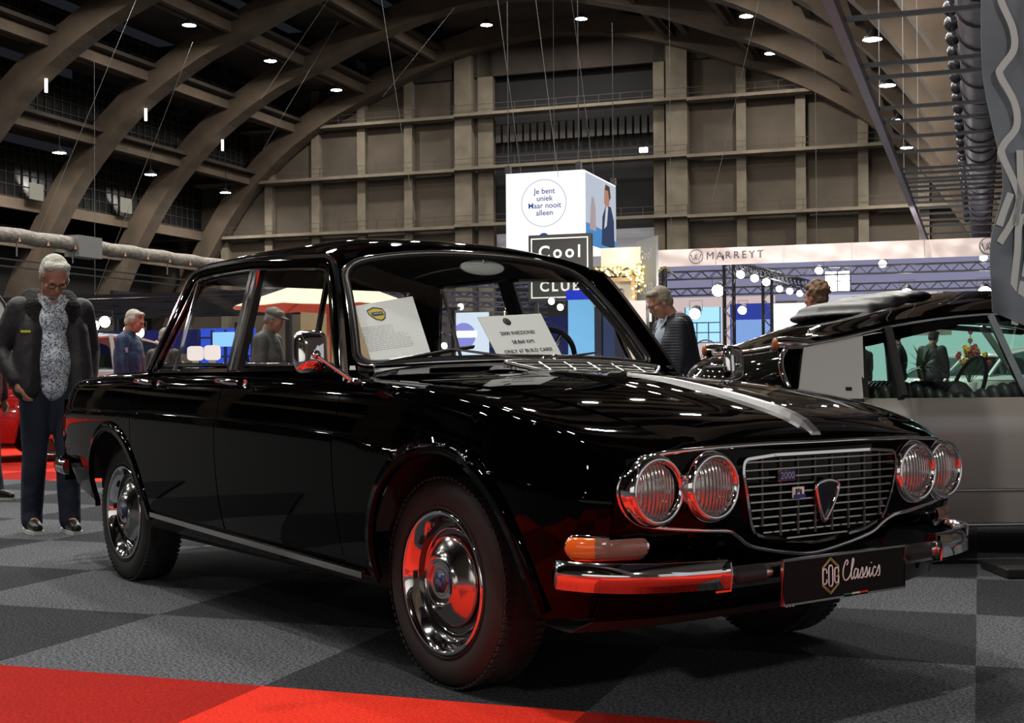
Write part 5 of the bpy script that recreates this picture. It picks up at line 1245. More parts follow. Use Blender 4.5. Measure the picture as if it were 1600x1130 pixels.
for sg in (-1, 1):
    yt = lambda x, z: sg*(.84-(z-.80)*.50)
    # indicator trumpet
    MB().lathe([(.035, 0), (.040, .05), (.028, .16), (.012, .24), (.0, .26)], 14, 'x', c=(-.93, sg*.70, 1.062)).build('indicator_trumpet', M_chromed, ds)
    MB().ell((-.935, sg*.70, 1.062), (.016, .034, .034), 12, 8).build('amber_lamp', mat('amber_trumpet', (.28, .09, .02), .3), ds)
    q = [(-.875, .80), (-.55, .80), (-.50, 1.105), (-.80, 1.058)]
    MB().grid([[rwin(sg, i/8)+Vector((0, -sg*.01, 0)), Vector((-.86+.06*(1-i/8), yt(0, 1.06-.26*i/8)-sg*.01, 1.06-.26*i/8))] for i in range(9)]).build('window_corner', M_paint, ds, solid=.01)
    MB().poly([Vector((x, yt(x, z), z)) for x, z in q], (0, sg*.012, 0)).build('pillar_panel', M_dsc, ds)
    MB().box((-.62, yt(-.62, .845)+sg*.014, .845), (.03, .004, .02)).build('pillar_badge', M_mblack, ds)
    MB().poly([Vector((x, yt(x, z)-sg*.004, z)) for x, z in ((-.80, 1.05), (-.5, 1.10), (0, 1.19), (.4, 1.215), (1.05, 1.17), (1.0, 1.145), (.4, 1.185), (0, 1.155), (-.46, 1.055), (-.62, 1.03))], (0, sg*.014, 0)).build('window_header', M_paint, ds)
    MB().tube([Vector((x, yt(x, interp(T_dg, x)-.005)+sg*.012, interp(T_dg, x)-.008)) for x in [-.84+i*.12 for i in range(17)]], .010, 6).build('roof_gutter', M_chromed, ds)
    for x0, x1, m_, w_ in ((-.545, -.50, M_chromed, .03), (.26, .16, M_chromed, .035), (1.12, .75, M_chromed, .035)): MB().bar((x0, yt(x0, .80)+sg*.008, .80), (x1, yt(x1, 1.15)+sg*.008, 1.10 if x0 < 0 else 1.20), w_, .02, up=(0, 1, 0)).build('window_pillar', m_, ds)
    MB().bar((-.36, yt(0, .80), .80), (-.37, yt(0, 1.12), 1.13), .03, .075, up=(0, 1, 0)).build('rear_quarter_pillar', M_mblack, ds)
    gsd = glassmat('pale_green_glass', (.78, .92, .86), 1.0)
    MB().quad(*[Vector((x, yt(x, z), z)) for x, z in ((-.54, .80), (.24, .80), (.15, 1.19), (-.48, 1.08))]).build('rear_door_glass', gsd, ds)
    MB().quad(*[Vector((x, yt(x, z), z)) for x, z in ((.27, .80), (1.1, .80), (.85, 1.18), (.18, 1.20))]).build('front_door_glass', gsd, ds)
    for x in (-1.05-.45, 1.65):
        w_ = bpy.data.objects.new('wheel', None); COL.objects.link(w_); w_.parent = ds; w_.location = (x, sg*(.62 if x < 0 else .70), .31)
        if sg > 0: w_.rotation_euler = (0, 0, pi)
        MB().lathe([(.20, -.07), (.25, -.09), (.30, -.07), (.31, 0), (.30, .07), (.2, .08)], 32, 'y').build('tyre', M_tyre, w_); MB().lathe([(.20, -.06), (.15, -.07), (0, -.1)], 24, 'y').build('hub_cap', M_chromed, w_)
MB().box((.3, 0, .24), (3.6, 1.3, .12)).build('underbody', M_mblack, ds)
MB().quad((.95, -.56, .82), (.95, .56, .82), (.62, .50, 1.22), (.62, -.50, 1.22)).build('windscreen', glassmat('pale_green_glass', (.78, .92, .86), 1.0), ds)
for y in (-.36, .36):
    mb = MB()
    for k in range(9): mb.ell((.02+.0*k, y-.26+.065*k, .72), (.10, .040, .16), 10, 8)
    mb.build('front_seat', M_leather, ds)
mb = MB()
for k in range(20): mb.ell((-.42, -.62+.065*k, .70), (.12, .040, .16), 10, 8)
mb.build('rear_seat', M_leather, ds)
mb = MB()
for k in range(16): mb.ell((-.45+.055*k, -.70, .79+.025*sin(k*.6)), (.032, .07, .062), 8, 6)
mb.build('ribbed_seat_top', M_leather, ds)
MB().tube([Vector((.52+.0*cos(a)+.10*sin(a)*.6, -.0+.36+.19*cos(a), .84+.17*sin(a))) for a in [2*pi*k/30 for k in range(30)]], .012, 6, closed=True).build('steering_wheel', M_mblack, ds)
t = thing('price_card', 'white info card on a small wooden stand behind the silver car', 'card', DSO+Matrix.Rotation(dsr, 3, 'Z') @ Vector((-.42, 1.15, .80)), dsr)
MB().poly([(-.13, 0, .05), (.15, 0, .03), (.08, .03, .24), (-.13, .03, .25)], (0, .004, 0)).build('card', M_paper, t); MB().box((0, .03, -.39), (.05, .03, .88)).build('wooden_stand', mat('pale_wood', (.45, .30, .16), .6), t)
# canvas sun roof folded back on the roof
mb = Blob(); mb.e((-.20, .10, 1.265), (.34, .46, .055)); mb.e((-.32, .10, 1.225), (.26, .48, .04)); mb.e((-.03, .10, 1.325), (.15, .42, .045)); mb.e((-.18, .1, 1.305), (.17, .43, .04)); mb.blob('folded_canvas_roof', mat('black_vinyl_fold', (.006, .006, .007), .42, spec=.2), ds, .014, 3)
MB().box((.20, .1, 1.345), (.10, .5, .02)).build('canvas_roof_latch', mat('grey_green_latch', (.15, .16, .14), .5), ds, bevel=.005)
# ------------------------------------------------------------------ feather flag on the right
t = thing('feather_flag', 'tall grey feather flag with white script lettering at the right edge', 'flag', H(.225, 6.62, 0), rR)
M_flag = mat('grey_flag_cloth', (.19, .22, .25), .8, noise=.6, nscale=2, col2=(.14, .16, .185), bump=.4, bscale=3, bdist=.05)
edge = [(-.185, 1.20), (-.19, 1.5), (-.13, 1.78), (-.165, 2.05), (-.20, 2.35), (-.205, 2.7), (-.19, 3.1), (-.16, 3.5), (-.05, 3.8), (.15, 3.95), (.35, 3.9)]
rows = []
for x, z in smooth_path([Vector((x, 0, z)) for x, z in edge], 4) and [(p.x, p.z) for p in smooth_path([Vector((x, 0, z)) for x, z in edge], 4)]:
    rows.append([Vector((x+(.40-x)*s, .03*sin(z*3+s*4)*(1-s)+.012*sin(z*9), z-(.26*s if z < 1.25 else .26*s*max(0, 1-(z-1.2)*3)))) for s in [i/8 for i in range(9)]])
MB().grid(rows).build('flag_cloth', M_flag, t, solid=.004)
MB().tube([(.40, 0, .05), (.40, 0, 2.5), (.42, 0, 3.6), (.35, 0, 3.95)], .014, 8).build('flag_pole', M_steel, t)
MB().box((.10, -.10, .022), (.64, .34, .044)).build('base_plate', mat('base_plate_black', (.012, .012, .013), .5), t, bevel=.008); MB().lathe([(.03, .044), (.026, .06), (0, .06)], 12, 'z', c=(-.02, -.1, 0)).build('base_hole_ring', M_mblack, t)
sc = [[(.02, 3.2), (-.02, 2.95), (.07, 2.80), (.02, 2.70), (-.05, 2.66), (.05, 2.52), (.06, 2.42), (-.04, 2.34), (-.06, 2.30), (.06, 2.17), (.075, 2.06), (-.03, 1.98), (-.05, 1.93), (.05, 1.80), (.09, 1.72), (.03, 1.62), (-.08, 1.52)],
      [(-.08, 1.60), (-.03, 1.68), (.02, 1.75)], [(.10, 1.95), (.10, 1.75), (.05, 1.60)], [(.16, 1.60), (.13, 1.64), (.085, 1.60), (.07, 1.48), (.04, 1.34), (.02, 1.26)], [(.16, 1.62), (.17, 1.50), (.13, 1.36)], [(.12, 1.34), (.08, 1.24), (.04, 1.14)], [(.16, 3.2), (.10, 3.0), (.17, 2.82)]]
mb = MB()
for st in sc:
    p = smooth_path([Vector((x, -.030, z)) for x, z in [(q[0]*.55-.105, q[1]) for q in st]], 5); mb.tube(p, 1, prof=[(-.0015, -.016), (.0015, -.016), (.0015, .016), (-.0015, .016)], up=(0, -1, 0))
mb.build('script_lettering', mat('flag_white', (.55, .57, .56), .8), t)
# =================================================================== STANDS
M_white = mat('white_fabric', (.60, .52, .50), .85, bump=.5, bscale=2.5, bdist=.06)
M_ltxt = mat('stand_lettering_grey', (.06, .055, .07), .7)
M_tr = mat('black_truss', (.018, .017, .022), .4, metal=.3)
def truss(name, label, p, q, sz=.30, step=.32, group=None, mtl=None):
    p, q = Vector(p), Vector(q); t = thing(name, label, 'truss', p, 0, group); d = (q-p); L = d.length; d.normalize()
    up = Vector((0, 0, 1)) if abs(d.z) < .9 else WV; x = d.cross(up).normalized(); z = x.cross(d)
    c = MB()
    for sx, sz_ in ((-1, -1), (1, -1), (1, 1), (-1, 1)): c.bar(x*sx*sz/2+z*sz_*sz/2, x*sx*sz/2+z*sz_*sz/2+d*L, .055)
    c.build('truss_chords', mtl or M_tr, t); b = MB(); n = int(L/step)
    for i in range(n):
        s = 1 if i % 2 else -1; a0, a1 = d*L*i/n, d*L*(i+1)/n
        b.bar(x*sz/2+z*s*sz/2+a0, x*sz/2-z*s*sz/2+a1, .028); b.bar(x*s*sz/2+z*sz/2+a0, -x*s*sz/2+z*sz/2+a1, .028); b.bar(-x*sz/2+z*s*sz/2+a0, -x*sz/2-z*s*sz/2+a1, .028)
    b.build('truss_bracing', mtl or M_tr, t, stuff=True); return t
def spot(label, pos, s=1.0, aim=(0, -.5, -1), L=25, col=(1, .97, .9), group='stage spotlights'):
    t = thing('spotlight', label, 'spotlight', pos, HROT, group)
    A_ = Vector(aim).normalized(); x = A_.cross(Vector((1, 0, 0))).normalized() if abs(A_.x) < .9 else Vector((0, 1, 0)); y = A_.cross(x); M3 = Matrix((x, y, A_)).transposed()
    MB().lathe([(.10*s, -.16*s), (.13*s, .0), (.15*s, .16*s), (.14*s, .16*s)], 14, 'z', M=M3).build('can', M_tr, t); MB().lathe([(0, .15*s), (.135*s, .15*s)], 14, 'z', M=M3).build('lens', emat('spot_%d_%d' % (L, int(col[2]*100)), col, L), t)
    MB().tube([(.15*s, 0, 0), (.15*s, 0, .25*s), (-.15*s, 0, .25*s), (-.15*s, 0, 0)], .012, 6).build('yoke', M_tr, t); return t
# long white fascia banner
t = thing('fascia_banner', "long white fabric fascia banner with round logo and dark capitals across the right stands", 'banner', H(-5.6, 50, 5.1), HROT)
rows = []
for i in range(101):
    x = -6.3+12.6*i/100; ph = (i % 20)/20
    rows.append([Vector((x, .05*sin(i*.9)*sin(pi*j/6)+.10*sin(pi*ph*2+j*.5)*sin(pi*j/6), .65*j/6)) for j in range(7)])
MB().grid(rows).build('banner_cloth', mat('white_banner_cloth', (.62, .52, .50), .8), t, solid=.01)
for k in range(6): MB().bar((-6.3+k*2.52, -.14, 0), (-6.3+k*2.52, -.14, .66), .02).build('banner_seam', mat('seam_grey', (.4, .34, .33), .8), t)
LF = lambda x, z, y=-.16: Matrix.Translation((x, y, z)) @ Matrix.Rotation(pi/2, 4, 'X')
text('banner_lettering', 'MARREYT', .40, M_ltxt, t, LF(-3.05, .33), .004, spacing=1.35)
def wlogo(parent, cx, cz, r, y=-.16, mtl=None):
    mb = MB().tube([Vector((cx+r*cos(2*pi*k/28), y, cz+r*sin(2*pi*k/28))) for k in range(28)], r*.06, 5, closed=True)
    mb.tube([Vector((cx+a*r, y, cz+b*r)) for a, b in ((-.75, .35), (-.42, -.55), (-.12, .35), (.12, -.45))], r*.08, 4); mb.tube([Vector((cx+a*r, y, cz+b*r)) for a, b in ((-.2, -.45), (.1, .40), (.42, -.55), (.75, .35))], r*.08, 4)
    return mb.build('round_logo', mtl or M_ltxt, parent)
wlogo(t, -4.52, .33, .26); wlogo(t, 5.95, .33, .30)
for i, (b, a) in enumerate(((-11.7, 50.6), (-5.5, 50.6), (.9, 51.0))): truss('truss_tower', ['slim black truss tower at the left end of the long banner', 'black truss tower behind the middle of the long banner', 'black truss tower at the right end of the long banner'][i], H(b, a), H(b, a, 5.7), .25) if i != 1 else None
truss('truss_tower', 'black truss tower nearest on the right, in front of the blue curtains', H(-8.95, 50.3), H(-8.95, 50.3, 5.5), .36, .40)
truss('truss_tower', 'black truss tower between the blue curtains and the white screen', H(-8.25, 55.3), H(-8.25, 55.3, 5.3), .36, .40)
truss('truss_tower', 'farthest black truss tower beside the white blue screen', H(-6.8, 60.9), H(-6.8, 60.9, 4.5), .30, .40)
truss('roof_truss', 'upper black horizontal truss under the long banner', H(-13.2, 55, 5.12), H(3.5, 55, 5.12), .32)
truss('roof_truss', 'lower black horizontal truss above the white stand walls', H(-14.2, 60, 4.74), H(3.5, 60, 4.74), .32)
truss('roof_truss', 'black truss running away from the nearest truss tower to the farthest', H(-8.9, 50.3, 5.1), H(-7.4, 61.2, 5.0), .36)
for i, (b, a, z, s, L, lb) in enumerate(((-10.2, 55, 4.55, 1.6, 60, 'bright spotlight under the truss left of the nearest tower'), (-8.6, 51, 4.85, 1, 40, 'first of the three spotlights under the receding truss'), (-8.3, 52.5, 4.8, 1, 40, 'second of the three spotlights under the receding truss'), (-8.1, 54.2, 4.75, 1, 40, 'third of the three spotlights under the receding truss'),
   (-7.9, 56.5, 4.6, .9, 40, 'first of three small spotlights at the far end of the receding truss'), (-7.7, 58.2, 4.6, .9, 40, 'second of three small spotlights at the far end of the receding truss'), (-7.5, 60, 4.6, .9, 40, 'third of three small spotlights at the far end of the receding truss'), (-6.1, 55, 5.2, 1, 30, 'small spotlight on top of the upper truss'),
   (-2.9, 59.5, 4.45, 1.7, 60, 'large round spotlight above the middle logo wall'), (.25, 59.5, 4.45, 1.7, 60, 'large round spotlight beside the grey flag'), (.25, 60.3, 3.5, 1.3, 50, 'lower round spotlight beside the grey flag'), (-5.0, 59.5, 3.95, 1.2, 50, 'small spotlight left of the middle logo wall'), (.20, 55, 5.5, .9, 40, 'small spotlight on the upper truss beside the grey flag'), (-3.6, 55, 5.4, 1, 25, 'black spotlight hanging under the long banner'), (-9.3, 55.5, 3.7, 1.1, 60, 'spotlight hanging in front of the blue curtains'), (-12.0, 59, 3.8, 1.6, 60, 'bright floodlight beside the cyan window wall'))):
    spot(lb, H(b, a, z), s*1.2, (0, -1, -.45), L*.5)
t = thing('floodlight', 'glaring white floodlight cluster above the head of the curly haired person', 'floodlight', H(-5.75, 58.9, 4.95), HROT)
MB().box((0, 0, 0), (1.1, .3, .9)).build('floodlight_body', M_tr, t)
for x in (-.27, .27):
    for z in (-.22, .22): MB().box((x, -.17, z), (.46, .04, .38)).build('floodlight_lens', emat('glare', (1, .97, .95), 45), t)
def wallpanel(name, label, b0, b1, a, z0, z1, m_, cat='wall panel', th=.15):
    t = thing(name, label, cat, H((b0+b1)/2, a, z0), HROT); MB().box((0, 0, (z1-z0)/2), (b1-b0, th, z1-z0)).build('panel', m_, t); return t
def lightwall(name, c, s, grad=None):
    return emat(name, c, s)
E_pink = emat('pinkish_white_wall_glow', (1, .80, .78), .62); E_wh = emat('cool_white_wall_glow', (.86, .88, 1.0), .60); E_lil = emat('lilac_wall_glow', (.55, .55, .85), .42)  # light of the spots put into the walls as their own glow
wallpanel('stand_wall', 'pinkish white wall with painted glow left of the truss towers', -14.2, -8.9, 62, 0, 4.6, E_pink)
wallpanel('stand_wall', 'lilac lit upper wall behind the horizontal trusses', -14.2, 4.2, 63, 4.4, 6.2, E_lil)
w_ = wallpanel('stand_wall', 'cool white wall with painted glow on the right of the stand', -7.0, 4.2, 62, 0, 4.55, E_wh)
w_ = wallpanel('logo_wall', 'pinkish white logo wall hanging in front of the cool white wall', -3.95, -1.7, 60.4, 2.0, 4.5, emat('logo_wall_glow', (1, .84, .82), .58), 'banner', .05); wlogo(w_, .10, 1.68, .42, -.06)  # spot light on the logo wall put in as glow
w_ = wallpanel('window_wall', 'cyan white backlit window wall with dark glazing bars', -12.6, -10.95, 59.5, 2.4, 4.0, emat('cyan_window', (.45, .85, 1.0), 1.0), 'screen')
for k in range(4): MB().bar((-.80+k*.53, -.1, 0), (-.80+k*.53, -.1, .9 if 0 < k < 3 else 1.6), .05).build('glazing_bar', mat('glazing_bar_blue', (.05, .10, .3), .6), w_)
for z in (0, .45, .9): MB().bar((-.82, -.1, z), (.82, -.1, z), .05).build('glazing_bar', MATS['glazing_bar_blue'], w_)
w_ = wallpanel('plinth_wall', 'low pinkish white wall with a round logo below the cyan window wall', -12.7, -10.5, 59.0, 0, 2.35, emat('logo_wall_glow', (1, .84, .82), .58), 'banner'); wlogo(w_, .05, 1.95, .55, -.1)  # same put-in glow as the hanging logo wall
# blue curtain bay; blue light put into cloth and back wall as glow
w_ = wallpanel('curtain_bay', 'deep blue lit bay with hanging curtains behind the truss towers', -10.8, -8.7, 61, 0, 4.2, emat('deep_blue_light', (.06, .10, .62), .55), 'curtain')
cu = MB(); rows = [[Vector((-.95+1.75*i/60, -.25+.07*sin(i*.8), z)) for z in (0, 1.2, 2.4, 3.45)] for i in range(61)]
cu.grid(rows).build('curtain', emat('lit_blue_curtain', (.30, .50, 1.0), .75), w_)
w_ = wallpanel('display_screen', 'large white blue display screen between the truss towers', -8.9, -7.15, 60.6, 2.1, 4.15, emat('screen_white_blue', (.80, .88, 1.0), 1.3), 'screen')
MB().box((-.45, -.1, .55), (.6, .03, .5)).build('screen_picture', emat('screen_lilac', (.45, .40, .75), .7), w_); MB().box((.1, -.1, .75), (1.3, .03, .04)).build('screen_line', emat('screen_grey', (.3, .35, .5), .6), w_)
wallpanel('stand_wall', 'dark blue wall below the display screen', -8.9, -7.0, 61.2, 0, 2.1, emat('blue_floor_glow', (.10, .18, .8), .5))  # blue light put into this wall as its own glow
wallpanel('counter', 'long reddish brown counter in front of the right stands', -11.5, -6.5, 49.5, 0, 1.05, mat('red_brown_counter', (.20, .06, .04), .5), 'counter', .8)
# white lit hall behind the silver car, its light put in as wall glow
wallpanel('stand_wall', 'pale cyan white wall seen through the windows of the silver car', -3.1, 10, 34, 0, 2.75, emat('pale_cyan_wall_glow', (.62, .92, .86), .62))
wallpanel('stand_wall', 'grey wall panel seen through the rear door window of the silver car', -2.85, -.55, 30, 1.75, 2.5, mat('mid_grey_panel', (.35, .33, .31), .8))
# hanging white cube
t = thing('hanging_cube', 'big white illuminated cube sign with Dutch slogan hanging high in the middle', 'sign', H(-20.9, 64.5, 7.55), HROT)
cw, chh, cdp = 4.2, 3.85, 6.2
MB().box((0, cdp/2, chh/2), (cw, cdp, chh)).build('cube_shell', emat('cube_white', (.97, .96, 1.0), 1.15), t)
for x, y in ((-cw/2+.1, .1), (cw/2-.3, .1), (cw/2-.1, cdp-.1)): MB().bar((x, y, chh), (x, y, chh+9), .035).build('hanging_rod', M_black, t); MB().box((x, y, chh+.2), (.28, .28, .4)).build('rod_clamp', M_black, t)
MB().tube([Vector((cw*-.01+1.20*cos(2*pi*k/40), -.02, 2.25+1.20*sin(2*pi*k/40))) for k in range(40)], .022, 4, closed=True).build('ring', emat('ring_grey', (.6, .63, .75), .8), t)
E_blue = emat('slogan_blue', (.08, .14, .42), .6)
for i, tx in enumerate(('Je bent', 'uniek', 'Maar nooit', 'alleen')): text('slogan_line', tx, .40, E_blue, t, Matrix.Translation((0, -.03, 2.85-.37*i)) @ Matrix.Rotation(pi/2, 4, 'X'), .004, bold=.004)
MB().lathe([(0, 0), (.30, 0), (.30, -.01)], 24, 'y', c=(-.05, -.02, .42)).build('blue_dot', emat('logo_blue', (.02, .10, .42), .8), t); MB().lathe([(0, 0), (.09, 0), (.09, -.01)], 16, 'y', c=(-.05, -.035, .42)).build('dot_centre', emat('cube_white', (.97, .96, 1.0), 1.15), t)
SD = cw/2+.03
def sidepic(name, pts, c, s, off): MB().poly([Vector((SD+off, y, z)) for y, z in pts], (.01, 0, 0)).build(name, emat('pic_'+name+'%d' % int(off*1000), c, s), t)
sidepic('picture_ground', [(.15, .1), (6.1, .1), (6.1, 3.75), (.15, 3.75)], (.62, .68, .80), .8, 0)
sidepic('picture_sea', [(.15, .1), (6.1, .1), (6.1, .7), (3.5, 1.1), (.15, 1.2)], (.10, .32, .70), .8, .02)
sidepic('picture_figure', [(3.0, .3), (5.6, .3), (5.5, 1.8), (4.9, 2.5), (3.9, 2.5), (3.2, 1.8)], (.05, .07, .14), .8, .04)
sidepic('picture_shirt', [(3.5, 1.2), (3.9, 2.5), (4.3, 2.4), (4.0, 1.4)], (.7, .74, .8), .8, .05)
sidepic('picture_face', [(3.5, 2.6), (3.6, 3.3), (4.2, 3.45), (4.6, 3.1), (4.5, 2.5), (3.9, 2.35)], (.55, .28, .20), .8, .05)
sidepic('picture_hair', [(3.6, 3.3), (3.8, 3.6), (4.6, 3.55), (4.8, 3.0), (4.55, 2.8), (4.3, 3.3)], (.12, .07, .05), .8, .06)
sidepic('picture_second_figure', [(.7, .9), (1.9, .9), (1.8, 2.1), (1.5, 2.6), (1.1, 2.6), (.9, 2.0)], (.50, .42, .44), .8, .05)
# club booth
t = thing('club_sign', 'square black sign with white border reading Cool above CLUB', 'sign', H(-14.0, 45, 3.6), HROT)
MB().box((0, 0, 1.17), (2.32, .25, 2.38)).build('sign_board', mat('sign_black', (.018, .018, .018), .6), t)
E_sw = mat('sign_white', (.85, .85, .85), .6)
MB().tube([Vector((x, -.14, z)) for x, z in ((-1.04, .12), (1.04, .12), (1.04, 2.22), (-1.04, 2.22))], 1, prof=[(-.02, -.03), (.02, -.03), (.02, .03), (-.02, .03)], up=(0, -1, 0), closed=True).build('sign_border', E_sw, t)
for i, (tx, z, s_) in enumerate((('Cool', 1.72, .62), ('CAR', 1.10, .42), ('CLUB', .50, .50))): text('sign_word', tx, s_, E_sw, t, Matrix.Translation((0, -.13, z)) @ Matrix.Rotation(pi/2, 4, 'X'), .006, spacing=1.35, bold=.012)
MB().bar((-.9, 0, -3.6), (-.9, 0, 0), .12).build('sign_post', M_black, t); MB().bar((.9, 0, -3.6), (.9, 0, 0), .12).build('sign_post', M_black, t)
t = thing('club_sign', 'grey translucent sign seen edge-on beside the garland booth', 'sign', H(-10.95, 45.4, 3.5), HROT-1.0)
MB().box((0, 0, 1.1), (2.1, .08, 2.25)).build('sign_board', mat('sign_grey', (.16, .16, .16), .5), t)
for i, (tx, z) in enumerate((('Cool', 1.65), ('CLUB', .45))): text('sign_word', tx, .5, mat('sign_pale_grey', (.4, .4, .4), .6), t, Matrix.Translation((0, -.05, z)) @ Matrix.Rotation(pi/2, 4, 'X'), .004, spacing=1.3)
MB().bar((0, 0, -3.5), (0, 0, 0), .1).build('sign_post', M_black, t)
t = thing('garland_booth', 'cream white booth front with wooden posts behind the black sign', 'booth', H(-11.9, 46, 0), HROT)
MB().box((0, 0, 5.0), (1.7, .3, 1.0)).build('booth_fascia', mat('cream_panel', (.70, .66, .55), .8), t)
MB().box((0, .4, 3.6), (1.7, .1, 1.5)).build('booth_wall', mat('cream_panel', (.70, .66, .55), .8), t)
for x in (-.82, .35): MB().bar((x, -.2, 0), (x, -.2, 4.6), .16).build('booth_post', mat('pale_wood', (.45, .30, .16), .6), t)
MB().bar((-.9, -.2, 4.35), (.9, -.2, 4.35), .14).build('booth_beam', mat('pale_wood', (.45, .30, .16), .6), t)
t = thing('light_garland', 'garland of warm yellow fairy lights and foliage along the booth', 'garland', H(-11.9, 45.6, 4.6), HROT)
rn = random.Random(11); mb = MB(); pth = []
for k in range(60):
    x = -1.4+k*.055; pth.append(Vector((x, 0, .12*sin(k*.5))))
MB().tube(pth, .04, 5).build('garland_wire', mat('garland_green', (.06, .05, .02), .8), t)
bl = MB(); br = MB()
for k in range(130):
    if k < 70: c = Vector((rn.uniform(-1.5, .9), rn.uniform(-.12, .12), rn.uniform(-.16, .16)))
    else: c = Vector((rn.gauss(.75, .2), rn.uniform(-.2, .2), rn.gauss(-.15, .3)))
    bl.ell(c, (.045, .045, .045), 6, 4)
    c2 = c+Vector((rn.uniform(-.1, .1), -.02, rn.uniform(-.1, .1))); br.add([c2, c2+Vector((.12, -.02, .05)), c2+Vector((.10, .02, -.07))], [(0, 1, 2)], False)
bl.build('fairy_lights', emat('warm_fairy', (1, .78, .35), 3.0), t, stuff=True); br.build('garland_leaves', mat('garland_gold', (.45, .35, .12), .6), t, stuff=True)
t = thing('light_garland', 'vertical strand of warm fairy lights seen through the windscreen', 'garland', H(-14.65, 41, 2.7), HROT)
bl = MB()
for k in range(40): bl.ell(Vector((rn.gauss(0, .06), rn.gauss(0, .05), 1.4*k/40)), (.03, .03, .03), 6, 4)
bl.build('fairy_lights', MATS['warm_fairy'], t, stuff=True); MB().bar((0, 0, -2.7), (0, 0, 1.5), .05).build('garland_pole', M_black, t)
t = thing('poster_wall', 'white poster wall lettered in dark capitals left of the man in the quilted jacket', 'poster', H(-11.75, 44.4, 0), HROT)
MB().box((0, 0, 1.75), (2.0, .12, 3.5)).build('poster_board', mat('poster_white', (.70, .62, .60), .8), t)
text('poster_lettering', 'MARREYT', .30, M_ltxt, t, Matrix.Translation((0, -.075, 2.65)) @ Matrix.Rotation(pi/2, 4, 'X'), .004, spacing=1.3); text('poster_script', 'classics', .26, M_ltxt, t, Matrix.Translation((.1, -.075, 2.2)) @ Matrix.Rotation(pi/2, 4, 'X'), .004, shear=.3)
wlogo(t, .35, 3.15, .20, -.08)
# things seen through the windscreen and rear window
w_ = wallpanel('display_screen', 'blue white display screen with a round swirl seen through the windscreen', -16.1, -14.9, 40, 1.2, 3.0, emat('swirl_white', (.75, .85, 1.0), 1.1), 'screen')
MB().lathe([(0, 0), (.42, 0), (.42, -.01)], 24, 'y', c=(-.22, -.09, 1.05)).build('swirl_disc', emat('swirl_lilac', (.35, .35, .95), .9), w_); MB().box((-.1, -.12, 1.1), (.7, .02, .22)).build('swirl_bar', emat('swirl_bright', (.8, .92, 1), 1.8), w_)
w_ = wallpanel('display_screen', 'bright cyan blue screen seen through the right half of the windscreen', -12.25, -11.35, 40.2, 1.5, 3.35, emat('cyan_blue_screen', (.25, .6, 1.0), 1.0), 'screen')
MB().box((0, -.1, 1.98), (1.0, .05, .3)).build('screen_header', emat('ultra_blue', (.03, .06, .8), .9), w_)
w_ = thing('dark_gantry', 'dark gantry frame with a beige header board seen through the windscreen', 'frame', H(-10.75, 39.5, 0), HROT)
MB().box((0, 0, 3.30), (.95, .1, .5)).build('header_board', mat('beige_board', (.5, .47, .42), .8), w_)
for x in (-.35, .3): MB().bar((x, .1, 0), (x, .1, 3.6), .22).build('gantry_post', mat('gantry_blue_black', (.03, .035, .06), .6), w_)
MB().box((0, .3, 2.2), (.9, .05, 1.6)).build('gantry_screen', emat('dim_blue_screen', (.10, .13, .28), .5), w_)
for k in range(7): truss('roof_truss', ['first', 'second', 'third', 'fourth', 'fifth', 'sixth', 'seventh'][k]+' from the top of the stacked trusses seen through the rear window', H(-19.5, 42, 4.2-.36*k), H(-15.2, 47, 4.3-.36*k), .16, .3, 'trusses behind the rear window', mat('lilac_lit_truss', (.12, .12, .2), .4, metal=.4))
for i, (b, z) in enumerate(((-16.4, 3.3), (-15.7, 2.95), (-15.1, 2.85), (-13.2, 3.4), (-12.9, 3.2), (-17.0, 2.0))): spot(['first', 'second', 'third', 'fourth', 'fifth', 'lowest'][i]+' small spotlight seen through the windscreen', H(b, 41.5, z), .8, (0, -1, -.2), 18, (.8, .9, 1))
wallpanel('blue_wall', 'deep blue lit wall behind the stacked trusses', -19.5, -13.4, 52, 0, 3.4, emat('deep_blue_light', (.06, .10, .62), .55*.5) if False else emat('dusky_blue', (.05, .06, .22), .4))  # dusky blue light put into the wall as glow
# left background; blue light on the walls is put in as glow
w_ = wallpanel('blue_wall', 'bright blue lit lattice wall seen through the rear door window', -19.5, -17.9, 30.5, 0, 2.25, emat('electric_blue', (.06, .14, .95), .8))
for k in range(5): MB().bar((-.8+k*.4, -.12, 0), (-.8+k*.4, -.12, 2.2), .06).build('lattice_bar', mat('lattice_dark', (.02, .03, .12), .6), w_)
for k in range(4): MB().bar((-.8, -.12, .5+k*.5), (.8, -.12, .5+k*.5), .05).build('lattice_bar', MATS['lattice_dark'], w_)
MB().box((.2, -.16, 1.95), (1.1, .03, .38)).build('bright_strip', emat('cyan_strip', (.3, .6, 1), 1.4), w_)
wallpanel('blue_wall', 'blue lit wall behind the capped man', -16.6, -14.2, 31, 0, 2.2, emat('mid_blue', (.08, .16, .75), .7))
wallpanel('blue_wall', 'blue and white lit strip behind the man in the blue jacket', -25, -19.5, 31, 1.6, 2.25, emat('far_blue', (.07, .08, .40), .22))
for i, (b, a) in enumerate(((-18.4, 28.5), (-17.6, 28.0))):
    t = thing('glowing_stool', ['left of two glowing white lamp cubes seen through the rear door window', 'right of two glowing white lamp cubes seen through the rear door window'][i], 'lamp', H(b, a, 0), HROT)
    MB().box((0, 0, 1.55), (.36, .3, .36)).build('glowing_head', emat('warm_glow', (1, .84, .80), 1.2), t, bevel=.08); MB().box((0, 0, .68), (.12, .12, 1.36)).build('lamp_base', mat('lamp_base_white', (.7, .68, .66), .6), t)
t = thing('parasol', 'large cream parasol seen through the front door window', 'parasol', H(-10.1, 19.6, 0), HROT)
mb = MB(); rows = []
